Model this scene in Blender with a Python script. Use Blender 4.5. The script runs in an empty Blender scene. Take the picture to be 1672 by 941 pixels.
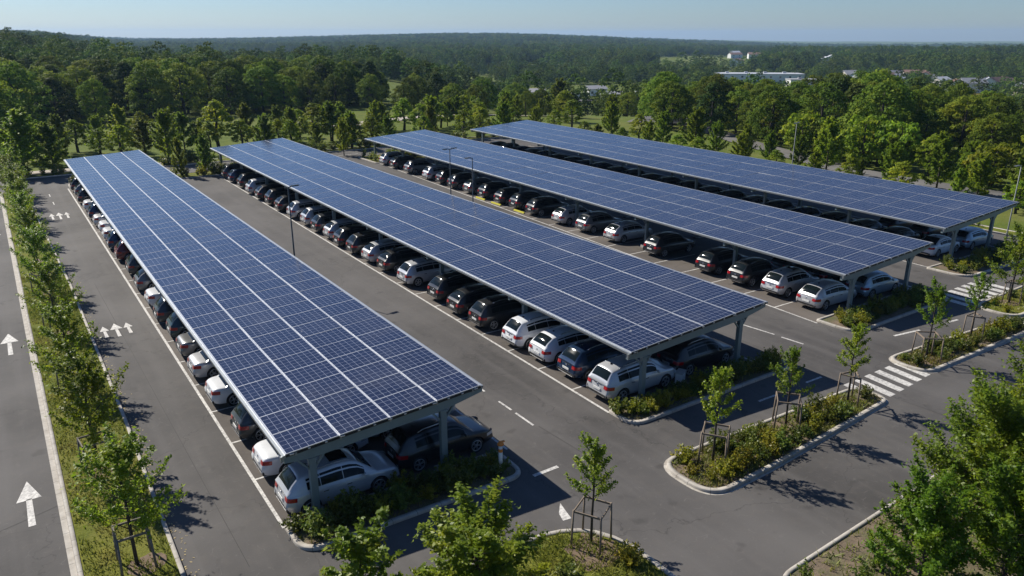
import bpy, bmesh, math, random
import numpy as np
from mathutils import Vector, Matrix

SC = bpy.context.scene
COL = SC.collection
R = math.radians
rnd = random.Random(7)

# ------------------------------------------------------------------ helpers
def tag(o, label=None, cat=None, group=None, kind=None):
    if label: o['label'] = label
    if cat: o['category'] = cat
    if group: o['group'] = group
    if kind: o['kind'] = kind
    return o

def empty(name, loc=(0, 0, 0), rz=0.0):
    o = bpy.data.objects.new(name, None)
    o.empty_display_size = 0.3
    COL.objects.link(o)
    o.location = loc
    o.rotation_euler = (0, 0, rz)
    return o

def mesh_np(name, verts, faces, mats, midx=None, smooth=False, uvs=None):
    """verts (n,3), faces (m,k) all the same k or list of lists"""
    me = bpy.data.meshes.new(name)
    if isinstance(faces, np.ndarray):
        v = np.asarray(verts, dtype=np.float32)
        m, k = faces.shape
        me.vertices.add(len(v)); me.vertices.foreach_set('co', v.ravel())
        me.loops.add(m * k); me.loops.foreach_set('vertex_index', faces.astype(np.int32).ravel())
        me.polygons.add(m)
        me.polygons.foreach_set('loop_start', np.arange(0, m * k, k, dtype=np.int32))
        me.update(calc_edges=True)
    else:
        me.from_pydata([tuple(map(float, p)) for p in verts], [], faces)
        me.update()
    for mt in mats:
        me.materials.append(mt)
    if midx is not None:
        me.polygons.foreach_set('material_index', np.asarray(midx, dtype=np.int32))
    if uvs is not None:
        ul = me.uv_layers.new(name='UVMap')
        ul.data.foreach_set('uv', np.asarray(uvs, dtype=np.float32).ravel())
    if smooth:
        me.polygons.foreach_set('use_smooth', np.ones(len(me.polygons), dtype=bool))
    me.validate(verbose=False)
    me.update()
    return me

def obj(name, me, parent=None, loc=(0, 0, 0), rot=(0, 0, 0), scale=(1, 1, 1)):
    o = bpy.data.objects.new(name, me)
    COL.objects.link(o)
    if parent is not None: o.parent = parent
    o.location = loc; o.rotation_euler = rot; o.scale = scale
    return o

class MB:
    """collects pieces into one mesh"""
    def __init__(s): s.v = []; s.f = []; s.m = []; s.sm = []
    def add(s, vs, fs, mi=0, smooth=False):
        b = len(s.v); s.v += [tuple(p) for p in vs]
        for f in fs:
            s.f.append([b + i for i in f]); s.m.append(mi); s.sm.append(smooth)
        return s
    def box(s, c, d, mi=0, rz=0.0, M=None):
        x, y, z = d[0] / 2, d[1] / 2, d[2] / 2
        vs = [(-x, -y, -z), (x, -y, -z), (x, y, -z), (-x, y, -z), (-x, -y, z), (x, -y, z), (x, y, z), (-x, y, z)]
        T = Matrix.Translation(c) @ (M if M is not None else Matrix.Rotation(rz, 4, 'Z'))
        vs = [T @ Vector(p) for p in vs]
        return s.add(vs, [(0, 3, 2, 1), (4, 5, 6, 7), (0, 1, 5, 4), (1, 2, 6, 5), (2, 3, 7, 6), (3, 0, 4, 7)], mi)
    def bar(s, a, b, w, h, mi=0):
        a = Vector(a); b = Vector(b); d = b - a; L = d.length; d.normalize()
        up = Vector((0, 0, 1)) if abs(d.z) < .95 else Vector((0, 1, 0))
        sx = d.cross(up).normalized(); sz = sx.cross(d)
        M = Matrix((sx, d, sz)).transposed().to_4x4()
        return s.box((a + b) / 2, (w, L, h), mi, M=M)
    def tube(s, pts, rads, n=6, mi=0, cap=True, smooth=True):
        pts = [Vector(p) for p in pts]; rings = []
        base = len(s.v); vs = []; fs = []
        for i, p in enumerate(pts):
            d = (pts[min(i + 1, len(pts) - 1)] - pts[max(i - 1, 0)])
            if d.length < 1e-6: d = Vector((0, 0, 1))
            d.normalize()
            u = d.cross(Vector((0.0, 0, 1)) if abs(d.z) < .9 else Vector((1, 0, 0))).normalized(); w = d.cross(u)
            for k in range(n):
                a = 2 * math.pi * k / n
                vs.append(p + (u * math.cos(a) + w * math.sin(a)) * rads[i])
        for i in range(len(pts) - 1):
            for k in range(n):
                fs.append((i * n + k, i * n + (k + 1) % n, (i + 1) * n + (k + 1) % n, (i + 1) * n + k))
        if cap:
            fs.append(tuple(range(n))[::-1]); fs.append(tuple(range((len(pts) - 1) * n, len(pts) * n)))
        return s.add(vs, fs, mi, smooth)
    def lathe(s, prof, n=20, axis='z', mi=0, smooth=True, M=None):
        vs = []; fs = []
        for r, h in prof:
            for k in range(n):
                a = 2 * math.pi * k / n
                p = (r * math.cos(a), r * math.sin(a), h) if axis == 'z' else (r * math.cos(a), h, r * math.sin(a))
                vs.append(M @ Vector(p) if M is not None else Vector(p))
        for i in range(len(prof) - 1):
            for k in range(n):
                fs.append((i * n + k, i * n + (k + 1) % n, (i + 1) * n + (k + 1) % n, (i + 1) * n + k))
        return s.add(vs, fs, mi, smooth)
    def mesh(s, name, mats):
        me = bpy.data.meshes.new(name)
        me.from_pydata([tuple(p) for p in s.v], [], s.f)
        for m in mats: me.materials.append(m)
        me.polygons.foreach_set('material_index', s.m)
        me.polygons.foreach_set('use_smooth', s.sm)
        me.update()
        return me
    def build(s, name, mats, parent=None, **k):
        return obj(name, s.mesh(name, mats), parent, **k)

ORD = ['first', 'second', 'third', 'fourth', 'fifth', 'sixth', 'seventh', 'eighth', 'ninth', 'tenth', 'eleventh', 'twelfth',
       'thirteenth', 'fourteenth', 'fifteenth', 'sixteenth', 'seventeenth', 'eighteenth', 'nineteenth', 'twentieth',
       'twenty-first', 'twenty-second', 'twenty-third', 'twenty-fourth', 'twenty-fifth', 'twenty-sixth', 'twenty-seventh',
       'twenty-eighth', 'twenty-ninth', 'thirtieth', 'thirty-first', 'thirty-second', 'thirty-third', 'thirty-fourth', 'thirty-fifth',
       'thirty-sixth', 'thirty-seventh', 'thirty-eighth', 'thirty-ninth', 'fortieth', 'forty-first', 'forty-second', 'forty-third',
       'forty-fourth', 'forty-fifth', 'forty-sixth', 'forty-seventh', 'forty-eighth']

# ------------------------------------------------------------------ materials
class NT:
    def __init__(s, name):
        s.mat = bpy.data.materials.new(name); s.mat.use_nodes = True
        s.t = s.mat.node_tree; s.b = s.t.nodes['Principled BSDF']; s.out = s.t.nodes['Material Output']
    def n(s, typ, **kw):
        nd = s.t.nodes.new(typ)
        for k, v in kw.items():
            if k.startswith('i_'):
                key = k[2:]; key = int(key) if key.isdigit() else key.replace('_', ' ')
                nd.inputs[key].default_value = v
            else: setattr(nd, k, v)
        return nd
    def l(s, a, ai, b, bi): s.t.links.new(a.outputs[ai], b.inputs[bi])
    def mix(s, c1, c2, fac=None):
        m = s.n('ShaderNodeMix', data_type='RGBA')
        for idx, c in ((6, c1), (7, c2)):
            if isinstance(c, tuple) and not hasattr(c[0], 'outputs'): m.inputs[idx].default_value = (*c[:3], 1)
            else: s.t.links.new(c[0].outputs[c[1]], m.inputs[idx])
        if fac is not None:
            if isinstance(fac, (int, float)): m.inputs[0].default_value = fac
            else: s.t.links.new(fac[0].outputs[fac[1]], m.inputs[0])
        return (m, 2)
    def math(s, op, a, b=None, clamp=False):
        m = s.n('ShaderNodeMath', operation=op); m.use_clamp = clamp
        for i, v in enumerate((a, b)):
            if v is None: continue
            if isinstance(v, (int, float)): m.inputs[i].default_value = v
            else: s.t.links.new(v[0].outputs[v[1]], m.inputs[i])
        return (m, 0)
    def ramp(s, src, p0, p1, c0=(0, 0, 0), c1=(1, 1, 1)):
        r = s.n('ShaderNodeValToRGB'); e = r.color_ramp.elements
        e[0].position = p0; e[1].position = p1; e[0].color = (*c0, 1); e[1].color = (*c1, 1)
        s.t.links.new(src[0].outputs[src[1]], r.inputs[0]); return (r, 0)
    def noise(s, scale, detail=4, rough=.55, vec=None):
        nd = s.n('ShaderNodeTexNoise'); nd.inputs['Scale'].default_value = scale
        nd.inputs['Detail'].default_value = detail; nd.inputs['Roughness'].default_value = rough
        if vec is not None: s.t.links.new(vec[0].outputs[vec[1]], nd.inputs['Vector'])
        return (nd, 0)
    def pos(s): return (s.n('ShaderNodeNewGeometry'), 0)
    def setcol(s, c): s.t.links.new(c[0].outputs[c[1]], s.b.inputs['Base Color'])
    def bump(s, src, strength=.3, dist=.02):
        b = s.n('ShaderNodeBump'); b.inputs['Strength'].default_value = strength; b.inputs['Distance'].default_value = dist
        s.t.links.new(src[0].outputs[src[1]], b.inputs['Height']); s.t.links.new(b.outputs[0], s.b.inputs['Normal'])

def plain(name, col, rough=.5, metal=0.0, coat=0.0, spec=.5, var=.0, vscale=6.0):
    t = NT(name); t.b.inputs['Base Color'].default_value = (*col, 1)
    t.b.inputs['Roughness'].default_value = rough; t.b.inputs['Metallic'].default_value = metal
    t.b.inputs['Coat Weight'].default_value = coat; t.b.inputs['Coat Roughness'].default_value = .04
    t.b.inputs['Specular IOR Level'].default_value = spec
    if var > 0:
        n = t.noise(vscale, 4, vec=t.pos())
        t.setcol(t.mix(tuple(c * (1 - var) for c in col), tuple(min(1, c * (1 + var)) for c in col), n))
    return t.mat

def m_asphalt(name, c=(.082, .077, .073), tone=1.0):
    t = NT(name); p = t.pos()
    fine = t.noise(38, 3, .7, p); mid = t.noise(1.7, 5, .6, p); big = t.noise(.11, 4, .55, p)
    base = t.mix(tuple(x * .62 * tone for x in c), tuple(x * 1.30 * tone for x in c), t.ramp(big, .32, .68))
    base = t.mix(base, tuple(x * 1.35 * tone for x in (c[0] * 1.06, c[1], c[2] * .92)), t.math('MULTIPLY', t.ramp(mid, .5, .8), .35))
    base = t.mix(base, tuple(x * .45 for x in c), t.math('MULTIPLY', t.ramp(fine, .52, .75), .42))
    # stretched tyre wear along the lanes
    mp = t.n('ShaderNodeMapping'); mp.inputs['Scale'].default_value = (1.1, .05, 1); t.t.links.new(p[0].outputs[p[1]], mp.inputs[0])
    wear = t.noise(1.0, 3, .5, (mp, 0))
    base = t.mix(base, tuple(x * 1.5 for x in c), t.math('MULTIPLY', t.ramp(wear, .48, .75), .45))
    # oil and damp spots
    sp = t.noise(.9, 2, .5, p)
    base = t.mix(base, tuple(x * .5 for x in c), t.math('MULTIPLY', t.ramp(sp, .64, .73), .5))
    # light scuffs
    mp2 = t.n('ShaderNodeMapping'); mp2.inputs['Scale'].default_value = (3, .6, 1); mp2.inputs['Rotation'].default_value = (0, 0, .6)
    t.t.links.new(p[0].outputs[p[1]], mp2.inputs[0])
    sc = t.noise(2.2, 6, .75, (mp2, 0))
    base = t.mix(base, (.16, .15, .14), t.math('MULTIPLY', t.ramp(sc, .66, .72), .35))
    # cracks
    vo = t.n('ShaderNodeTexVoronoi', feature='DISTANCE_TO_EDGE'); vo.inputs['Scale'].default_value = .10
    wv = t.noise(.5, 4, .6, p); ad = t.n('ShaderNodeVectorMath', operation='ADD'); sca = t.n('ShaderNodeVectorMath', operation='SCALE')
    t.t.links.new(wv[0].outputs[1], sca.inputs[0]); sca.inputs['Scale'].default_value = 3.0
    t.t.links.new(p[0].outputs[p[1]], ad.inputs[0]); t.t.links.new(sca.outputs[0], ad.inputs[1]); t.t.links.new(ad.outputs[0], vo.inputs['Vector'])
    ck = t.ramp((vo, 0), .0006, .0022, (1, 1, 1), (0, 0, 0))
    base = t.mix(base, (.022, .021, .02), t.math('MULTIPLY', ck, .45))
    vh = t.n('ShaderNodeTexVoronoi', feature='DISTANCE_TO_EDGE'); vh.inputs['Scale'].default_value = 1.6; ad2 = t.n('ShaderNodeVectorMath', operation='ADD')
    t.t.links.new(p[0].outputs[p[1]], ad2.inputs[0]); t.t.links.new(wv[0].outputs[1], ad2.inputs[1]); t.t.links.new(ad2.outputs[0], vh.inputs['Vector'])
    hair = t.math('MULTIPLY', t.ramp((vh, 0), .012, .03, (1, 1, 1), (0, 0, 0)), t.ramp(t.noise(3.1, 4, .7, p), .5, .7))
    base = t.mix(base, (.19, .175, .16), t.math('MULTIPLY', hair, .30))
    sp2 = t.noise(11, 3, .8, p); base = t.mix(base, (.17, .16, .145), t.math('MULTIPLY', t.ramp(sp2, .60, .74), .28))
    t.setcol(base); t.b.inputs['Roughness'].default_value = .85; t.b.inputs['Specular IOR Level'].default_value = .3
    t.bump(fine, .35, .01)
    return t.mat

def m_grass(name, a=(.055, .085, .016), b=(.12, .14, .03), c=(.17, .15, .06), far=True):
    t = NT(name); p = t.pos()
    big = t.noise(.05, 5, .6, p); mid = t.noise(.6, 5, .65, p); fine = t.noise(9, 3, .7, p)
    base = t.mix(a, b, t.ramp(mid, .3, .7))
    base = t.mix(base, c, t.math('MULTIPLY', t.ramp(big, .5, .72), .65))
    base = t.mix(base, tuple(x * .4 for x in a), t.math('MULTIPLY', t.ramp(fine, .5, .8), .55))
    t.setcol(base); t.b.inputs['Roughness'].default_value = .95; t.b.inputs['Specular IOR Level'].default_value = .1
    t.bump(fine, .6, .08)
    return t.mat

def m_soil(name):
    t = NT(name); p = t.pos()
    a = t.noise(1.2, 5, .65, p); f = t.noise(14, 4, .7, p)
    base = t.mix((.10, .075, .05), (.20, .15, .10), t.ramp(a, .3, .7))
    base = t.mix(base, (.07, .09, .02), t.math('MULTIPLY', t.ramp(t.noise(.8, 4, .6, p), .48, .62), .75))
    base = t.mix(base, (.04, .03, .02), t.math('MULTIPLY', t.ramp(f, .5, .7), .6))
    t.setcol(base); t.b.inputs['Roughness'].default_value = .95
    t.bump(f, .7, .05)
    return t.mat

def m_kerb(name):
    t = NT(name); p = t.pos()
    n = t.noise(2.5, 5, .6, p); f = t.noise(30, 2, .6, p)
    base = t.mix((.30, .27, .23), (.46, .43, .38), t.ramp(n, .3, .7))
    base = t.mix(base, (.2, .18, .15), t.math('MULTIPLY', t.ramp(f, .5, .8), .35))
    uv = t.n('ShaderNodeUVMap'); sx = t.n('ShaderNodeSeparateXYZ'); t.l(uv, 0, sx, 0)
    fr = t.math('FRACT', (sx, 0)); j = t.math('LESS_THAN', fr, .022)
    base = t.mix(base, (.08, .075, .07), t.math('MULTIPLY', j, .8))
    t.setcol(base); t.b.inputs['Roughness'].default_value = .85
    t.bump(f, .25, .01)
    return t.mat

def m_paint(name):
    t = NT(name); p = t.pos()
    n = t.noise(7, 5, .7, p); n2 = t.noise(.7, 3, .6, p)
    w = t.math('ADD', n, t.math('MULTIPLY', n2, .35))
    base = t.mix((.60, .58, .54), (.17, .165, .16), t.ramp(w, .56, .90))
    t.setcol(base); t.b.inputs['Roughness'].default_value = .7
    return t.mat

def m_leaf(name, c1, c2, c3, trans=.35, rv=.35, shift=.5, spec=.3, rough=.45):
    """c1..c2 leaf to leaf by noise, whole-plant hue by random, c3 young yellow leaves"""
    t = NT(name); p = t.pos()
    g = t.n('ShaderNodeNewGeometry')
    oi = t.n('ShaderNodeObjectInfo')
    tc = t.n('ShaderNodeTexCoord')
    ri = (g, 8) if 'Random Per Island' in g.outputs else (oi, 5)
    ri = (g, list(g.outputs).index(g.outputs['Random Per Island']))
    base = t.mix(c1, c2, ri)
    base = t.mix(base, c3, t.math('MULTIPLY', t.ramp(t.noise(shift, 2, .5, (tc, 3)), .5, .72), .65))
    ro = (oi, list(oi.outputs).index(oi.outputs['Random']))
    hs = t.n('ShaderNodeHueSaturation'); t.t.links.new(base[0].outputs[base[1]], hs.inputs['Color'])
    v = t.n('ShaderNodeMapRange'); t.t.links.new(ro[0].outputs[ro[1]], v.inputs[0])
    v.inputs[3].default_value = 1 - rv; v.inputs[4].default_value = 1 + rv
    t.t.links.new(v.outputs[0], hs.inputs['Value'])
    h = t.n('ShaderNodeMapRange'); r2 = t.math('FRACT', t.math('MULTIPLY', ro, 7.31)); t.t.links.new(r2[0].outputs[0], h.inputs[0])
    h.inputs[3].default_value = .475; h.inputs[4].default_value = .515; t.t.links.new(h.outputs[0], hs.inputs['Hue'])
    t.t.links.new(hs.outputs[0], t.b.inputs['Base Color'])
    t.b.inputs['Roughness'].default_value = rough; t.b.inputs['Specular IOR Level'].default_value = spec
    tr = t.n('ShaderNodeBsdfTranslucent'); m2 = t.n('ShaderNodeHueSaturation'); m2.inputs['Value'].default_value = 1.5; m2.inputs['Hue'].default_value = .495
    t.t.links.new(hs.outputs[0], m2.inputs['Color']); t.t.links.new(m2.outputs[0], tr.inputs[0])
    ms = t.n('ShaderNodeMixShader'); ms.inputs[0].default_value = trans
    t.t.links.new(t.b.outputs[0], ms.inputs[1]); t.t.links.new(tr.outputs[0], ms.inputs[2]); t.t.links.new(ms.outputs[0], t.out.inputs[0])
    return t.mat

def m_cells(name, nx, ny):
    t = NT(name)
    uv = t.n('ShaderNodeUVMap'); s = t.n('ShaderNodeSeparateXYZ'); t.l(uv, 0, s, 0)
    def lines(ch, n, w):
        f = t.math('FRACT', t.math('MULTIPLY', (s, ch), n))
        d = t.math('ABSOLUTE', t.math('SUBTRACT', f, .5))
        return t.math('GREATER_THAN', d, .5 - w)
    g = t.math('MAXIMUM', lines(0, nx, .022), lines(1, ny, .020))
    bus = t.math('MULTIPLY', lines(1, ny * 3, .03), .14)
    oi = t.n('ShaderNodeObjectInfo'); ro = (oi, list(oi.outputs).index(oi.outputs['Random']))
    geo = t.pos(); vo = t.n('ShaderNodeTexVoronoi'); vo.inputs['Scale'].default_value = 14
    t.t.links.new(geo[0].outputs[0], vo.inputs['Vector'])
    c = t.mix((.007, .009, .026), (.012, .015, .040), t.math('MULTIPLY', t.math('ADD', ro, (vo, 1)), .5))
    # cell to cell tone
    cu = t.math('FLOOR', t.math('MULTIPLY', (s, 0), nx)); cv = t.math('FLOOR', t.math('MULTIPLY', (s, 1), ny))
    wn = t.n('ShaderNodeTexWhiteNoise', noise_dimensions='3D'); cb = t.n('ShaderNodeCombineXYZ')
    t.t.links.new(cu[0].outputs[0], cb.inputs[0]); t.t.links.new(cv[0].outputs[0], cb.inputs[1]); t.t.links.new(ro[0].outputs[ro[1]], cb.inputs[2])
    t.t.links.new(cb.outputs[0], wn.inputs[0])
    c = t.mix(c, (.014, .019, .046), t.math('MULTIPLY', (wn, 0), .7))
    c = t.mix(c, (.20, .23, .33), bus)
    c = t.mix(c, (.34, .37, .46), t.math('MULTIPLY', g, .8))
    dn = t.noise(.35, 5, .6, geo); dirt = t.math('MULTIPLY', t.ramp(dn, .5, .8), .10)
    c = t.mix(c, (.30, .29, .27), dirt)
    mpp = t.n('ShaderNodeMapping'); mpp.inputs['Scale'].default_value = (.5, 2.6, 1); t.t.links.new(geo[0].outputs[0], mpp.inputs[0])
    c = t.mix(c, (.36, .35, .33), t.math('MULTIPLY', t.ramp(t.noise(1.3, 5, .7, (mpp, 0)), .66, .80), .16))
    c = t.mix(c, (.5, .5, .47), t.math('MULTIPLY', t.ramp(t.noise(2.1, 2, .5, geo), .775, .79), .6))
    t.setcol(c)
    t.b.inputs['Roughness'].default_value = .2; t.b.inputs['Specular IOR Level'].default_value = .36
    t.b.inputs['Coat Weight'].default_value = .15; t.b.inputs['Coat Roughness'].default_value = .12
    return t.mat

def m_car(name, col, metal=.0, rough=.3):
    t = NT(name); p = t.pos()
    t.b.inputs['Metallic'].default_value = metal; t.b.inputs['Roughness'].default_value = rough
    t.b.inputs['Coat Weight'].default_value = .6; t.b.inputs['Coat Roughness'].default_value = .14
    n = t.noise(2.0, 4, .6, p)
    t.setcol(t.mix(col, tuple(c * .86 + .012 for c in col), t.ramp(n, .4, .75)))
    return t.mat

M = {}
M['asphalt'] = m_asphalt('asphalt')
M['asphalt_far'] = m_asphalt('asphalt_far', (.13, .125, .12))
M['grass'] = m_grass('grass_ground', (.065, .10, .016), (.13, .155, .03), (.19, .17, .06))
M['verge'] = m_grass('verge_grass', (.085, .11, .014), (.17, .17, .03), (.24, .18, .09))
M['soil'] = m_soil('planting_soil')
M['kerb'] = m_kerb('kerb_concrete')
M['paint'] = m_paint('road_paint')
M['steel'] = plain('painted_steel', (.19, .24, .25), .45, .2, var=.15, vscale=2)
M['alu'] = plain('aluminium', (.60, .61, .62), .35, .6, var=.08)
M['joint'] = plain('tarmac_joint_seal', (.03, .028, .026), .8, var=.5, vscale=3)
M['mulch'] = plain('bark_mulch', (.15, .105, .07), .95, var=.55, vscale=9)
M['lamp_grey'] = plain('grey_lamp_steel', (.14, .15, .15), .5, .4)
M['galv'] = plain('galvanised_steel', (.30, .32, .33), .45, .7, var=.2, vscale=4)
M['dark_steel'] = plain('dark_lamp_steel', (.045, .055, .06), .4, .4)
M['concrete'] = plain('pale_concrete', (.42, .40, .37), .9, var=.2, vscale=3)
M['rubber'] = plain('tyre_rubber', (.012, .012, .013), .8)
M['trim'] = plain('dark_trim', (.014, .014, .015), .55)
M['rim'] = plain('alloy', (.55, .56, .58), .3, .8)
M['glass'] = plain('tinted_glass', (.006, .010, .011), .09, 0, 0.0, .18)
M['tail'] = plain('tail_lamp_red', (.35, .008, .012), .15, 0, 1.0)
M['lamp'] = plain('head_lamp', (.55, .58, .60), .1, .3, 1.0)
M['plate'] = plain('number_plate', (.7, .7, .68), .4)
M['chrome'] = plain('chrome', (.6, .6, .62), .15, 1.0)
M['bark'] = plain('bark', (.05, .04, .03), .9, var=.4, vscale=9)
M['wood'] = plain('stake_wood', (.20, .155, .115), .85, var=.35, vscale=12)
M['white'] = plain('white_paint', (.75, .74, .70), .5, var=.08)
M['orange'] = plain('orange_band', (.75, .22, .02), .45)
M['yellow'] = plain('yellow_paint', (.55, .50, .04), .6, var=.2)
M['lens'] = plain('lamp_lens', (.6, .62, .62), .2)
M['wall_pale'] = plain('pale_render', (.62, .58, .52), .85, var=.12, vscale=.3)
M['wall_beige'] = plain('beige_render', (.42, .35, .29), .85, var=.12, vscale=.3)
M['wall_white'] = plain('white_cladding', (.72, .72, .70), .7, var=.08, vscale=.2)
M['roof_grey'] = plain('grey_roof', (.30, .30, .31), .8, var=.25, vscale=.3)
M['roof_pale'] = plain('pale_metal_roof', (.50, .51, .53), .5, .2, var=.15, vscale=.2)
M['roof_brown'] = plain('brown_tile_roof', (.20, .12, .09), .85, var=.25, vscale=.4)
M['roof_red'] = plain('red_tile_roof', (.34, .12, .075), .85, var=.2, vscale=.4)
M['pane'] = plain('window_pane', (.03, .04, .05), .1, 0, .5)
M['gravel'] = plain('gravel_path', (.36, .32, .27), .95, var=.25, vscale=1.5)

M['leaf_young'] = m_leaf('young_tree_leaves', (.09, .16, .010), (.18, .26, .016), (.31, .33, .02), .50, .2, 1.1)
M['leaf_fore'] = m_leaf('glossy_tree_leaves', (.075, .145, .010), (.155, .245, .014), (.28, .31, .016), .50, .15, .9)
M['leaf_wood'] = m_leaf('wood_tree_leaves', (.048, .092, .012), (.115, .170, .018), (.23, .25, .02), .30, .45, .25, .06, .65)
M['leaf_border'] = m_leaf('border_tree_leaves', (.09, .15, .010), (.19, .26, .018), (.33, .33, .02), .50, .32, .5, .15, .55)
M['leaf_shrub'] = m_leaf('shrub_leaves', (.05, .085, .012), (.13, .165, .022), (.28, .26, .03), .36, .35, 1.5)
M['blade'] = m_leaf('grass_blades', (.10, .13, .014), (.22, .22, .04), (.32, .25, .09), .3, .05, .5)
M['leaf_shrub_yellow'] = m_leaf('yellow_shrub_leaves', (.12, .15, .012), (.26, .25, .02), (.38, .32, .03), .42, .2, 1.5)
M['litter'] = plain('dry_leaf', (.42, .33, .16), .8)
M['grove'] = m_leaf('distant_tree_leaves', (.038, .075, .014), (.085, .13, .02), (.16, .19, .024), .22, .4, .1, .05, .7)

# ------------------------------------------------------------------ world, sun, camera
SUN = Vector((-0.42, 1.12, 1.0)).normalized()
elev = math.asin(SUN.z); azim = math.atan2(SUN.x, SUN.y)
w = bpy.data.worlds.new("World"); SC.world = w; w.use_nodes = True
nt = w.node_tree; bg = nt.nodes['Background']
sky = nt.nodes.new('ShaderNodeTexSky'); sky.sky_type = 'NISHITA'; sky.sun_disc = False
sky.sun_elevation = elev; sky.sun_rotation = azim; sky.air_density = 1.0; sky.dust_density = 0.3; sky.ozone_density = 5.0; sky.altitude = 150
tint = nt.nodes.new('ShaderNodeMix'); tint.data_type = 'RGBA'; tint.blend_type = 'MULTIPLY'; tint.inputs[0].default_value = 1.0
tint.inputs[7].default_value = (.80, .92, 1.12, 1)   # clear blue summer air
nt.links.new(sky.outputs[0], tint.inputs[6]); nt.links.new(tint.outputs[2], bg.inputs[0]); bg.inputs[1].default_value = 0.063
sl = bpy.data.lights.new('sun', 'SUN'); sl.energy = 5.0; sl.angle = R(.53); sl.color = (1.0, .94, .84)
so = bpy.data.objects.new('sun', sl); COL.objects.link(so)
so.rotation_euler = (-SUN).to_track_quat('-Z', 'Y').to_euler(); so.location = (-40, 110, 100)

cam = bpy.data.cameras.new('camera'); co = bpy.data.objects.new('camera', cam); COL.objects.link(co)
co.location = (0, 0, 17.0)
fwd = Vector((0.53340804, 0.78399567, -0.31753214))
co.rotation_euler = fwd.to_track_quat('-Z', 'Y').to_euler()
cam.sensor_width = 36; cam.lens = 26.587; cam.clip_start = .5; cam.clip_end = 12000
SC.camera = co
SC.view_settings.view_transform = 'Standard'; SC.view_settings.look = 'None'
SC.view_settings.gamma = 1; SC.view_settings.use_curve_mapping = False
SC.view_settings.exposure = 0.5
cy = SC.cycles
cy.max_bounces = 6; cy.diffuse_bounces = 2; cy.glossy_bounces = 3; cy.transmission_bounces = 2; cy.transparent_max_bounces = 4; cy.volume_bounces = 0
cy.caustics_reflective = False; cy.caustics_refractive = False
cy.sample_clamp_indirect = 4

# ------------------------------------------------------------------ terrain
def sst(a, b, x):
    t = np.clip((x - a) / (b - a), 0, 1); return t * t * (3 - 2 * t)
def terrain(x, y):
    x = np.asarray(x, float); y = np.asarray(y, float)
    r = np.hypot(x, y); az = np.degrees(np.arctan2(x, y))
    V = sst(24, 36, az)
    h = -V * 15 * sst(150, 330, r) + (1 - V) * (4.5 * (1 - sst(2, 10, az)) * sst(180, 420, r) - 14 * sst(225, 800, r) * sst(3, 9, az))
    hill = 20 * np.exp(-((az - 31) / 11.0) ** 2) - 20 * sst(40, 56, az) + 6 * sst(60, 72, az) * sst(2800, 3300, r)
    h = h + hill * sst(1100, 2500, r)
    h = h + sst(200, 900, r) * (2.2 * np.sin(x / 170 + 1.3) * np.sin(y / 210) + 1.2 * np.sin(x / 67 + y / 91))
    return h - .08
rad = np.concatenate([[0], np.geomspace(12, 7000, 110)]); azs = np.radians(np.concatenate([np.linspace(-12, 80, 150), np.linspace(83, 345, 60)]))
RR, AA = np.meshgrid(rad, azs, indexing='ij'); X = RR * np.sin(AA); Y = RR * np.cos(AA); Z = terrain(X, Y)
nr, na = RR.shape; V_ = np.stack([X, Y, Z], -1).reshape(-1, 3)
ii, jj = np.meshgrid(np.arange(nr - 1), np.arange(na), indexing='ij'); j2 = (jj + 1) % na
F_ = np.stack([ii * na + jj, ii * na + j2, (ii + 1) * na + j2, (ii + 1) * na + jj], -1).reshape(-1, 4)[:, ::-1]
tag(obj('ground', mesh_np('ground', V_, np.ascontiguousarray(F_), [M['grass']], smooth=True)), kind='structure')

def sheet(name, pts, z, mat, kind='structure'):
    o = obj(name, mesh_np(name, [(x, y, z) for x, y in pts], [list(range(len(pts)))], [mat]))
    return tag(o, kind=kind)
def strip(name, pts, wdt, mat, zoff=.05, n=40):
    """ribbon that follows the terrain"""
    P = []
    for (a, b) in zip(pts[:-1], pts[1:]):
        for k in range(n): P.append(tuple(np.array(a) + (np.array(b) - np.array(a)) * k / n))
    P.append(pts[-1]); P = np.array(P, float); d = np.gradient(P, axis=0); d /= np.linalg.norm(d, axis=1)[:, None]
    nrm = np.stack([-d[:, 1], d[:, 0]], 1); A = P + nrm * wdt / 2; B = P - nrm * wdt / 2
    vs = np.concatenate([np.c_[A, terrain(A[:, 0], A[:, 1]) + .08 + zoff], np.c_[B, terrain(B[:, 0], B[:, 1]) + .08 + zoff]])
    m = len(P); fs = np.array([[i, i + m, i + m + 1, i + 1] for i in range(m - 1)])
    return tag(obj(name, mesh_np(name, vs, fs, [mat])), kind='structure')

M['asphalt_bay'] = m_asphalt('asphalt_bays', (.102, .089, .078))
sheet('car_park', [(-9, 3), (73.6, 3), (73.6, 20), (73.9, 60), (74.5, 112), (-9, 111), (-60, 113), (-60, 106), (-9, 104.5)], 0.0, M['asphalt'])
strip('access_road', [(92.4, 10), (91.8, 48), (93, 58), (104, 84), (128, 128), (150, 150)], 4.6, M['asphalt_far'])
strip('gravel_path', [(-40, 116.5), (0, 116.0), (12, 115.8), (26, 112.5), (60, 114.0), (84, 111)], 2.2, M['gravel'])
strip('gravel_path', [(54, 143), (75, 150), (100, 156), (118, 148)], 5.0, M['gravel'])
strip('far_road', [(225, 300), (250, 306), (290, 280), (318, 262)], 9, M['asphalt_far'], .3)
strip('far_road', [(112, 112), (135, 130), (165, 152)], 13, M['asphalt_far'], .2)

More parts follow.
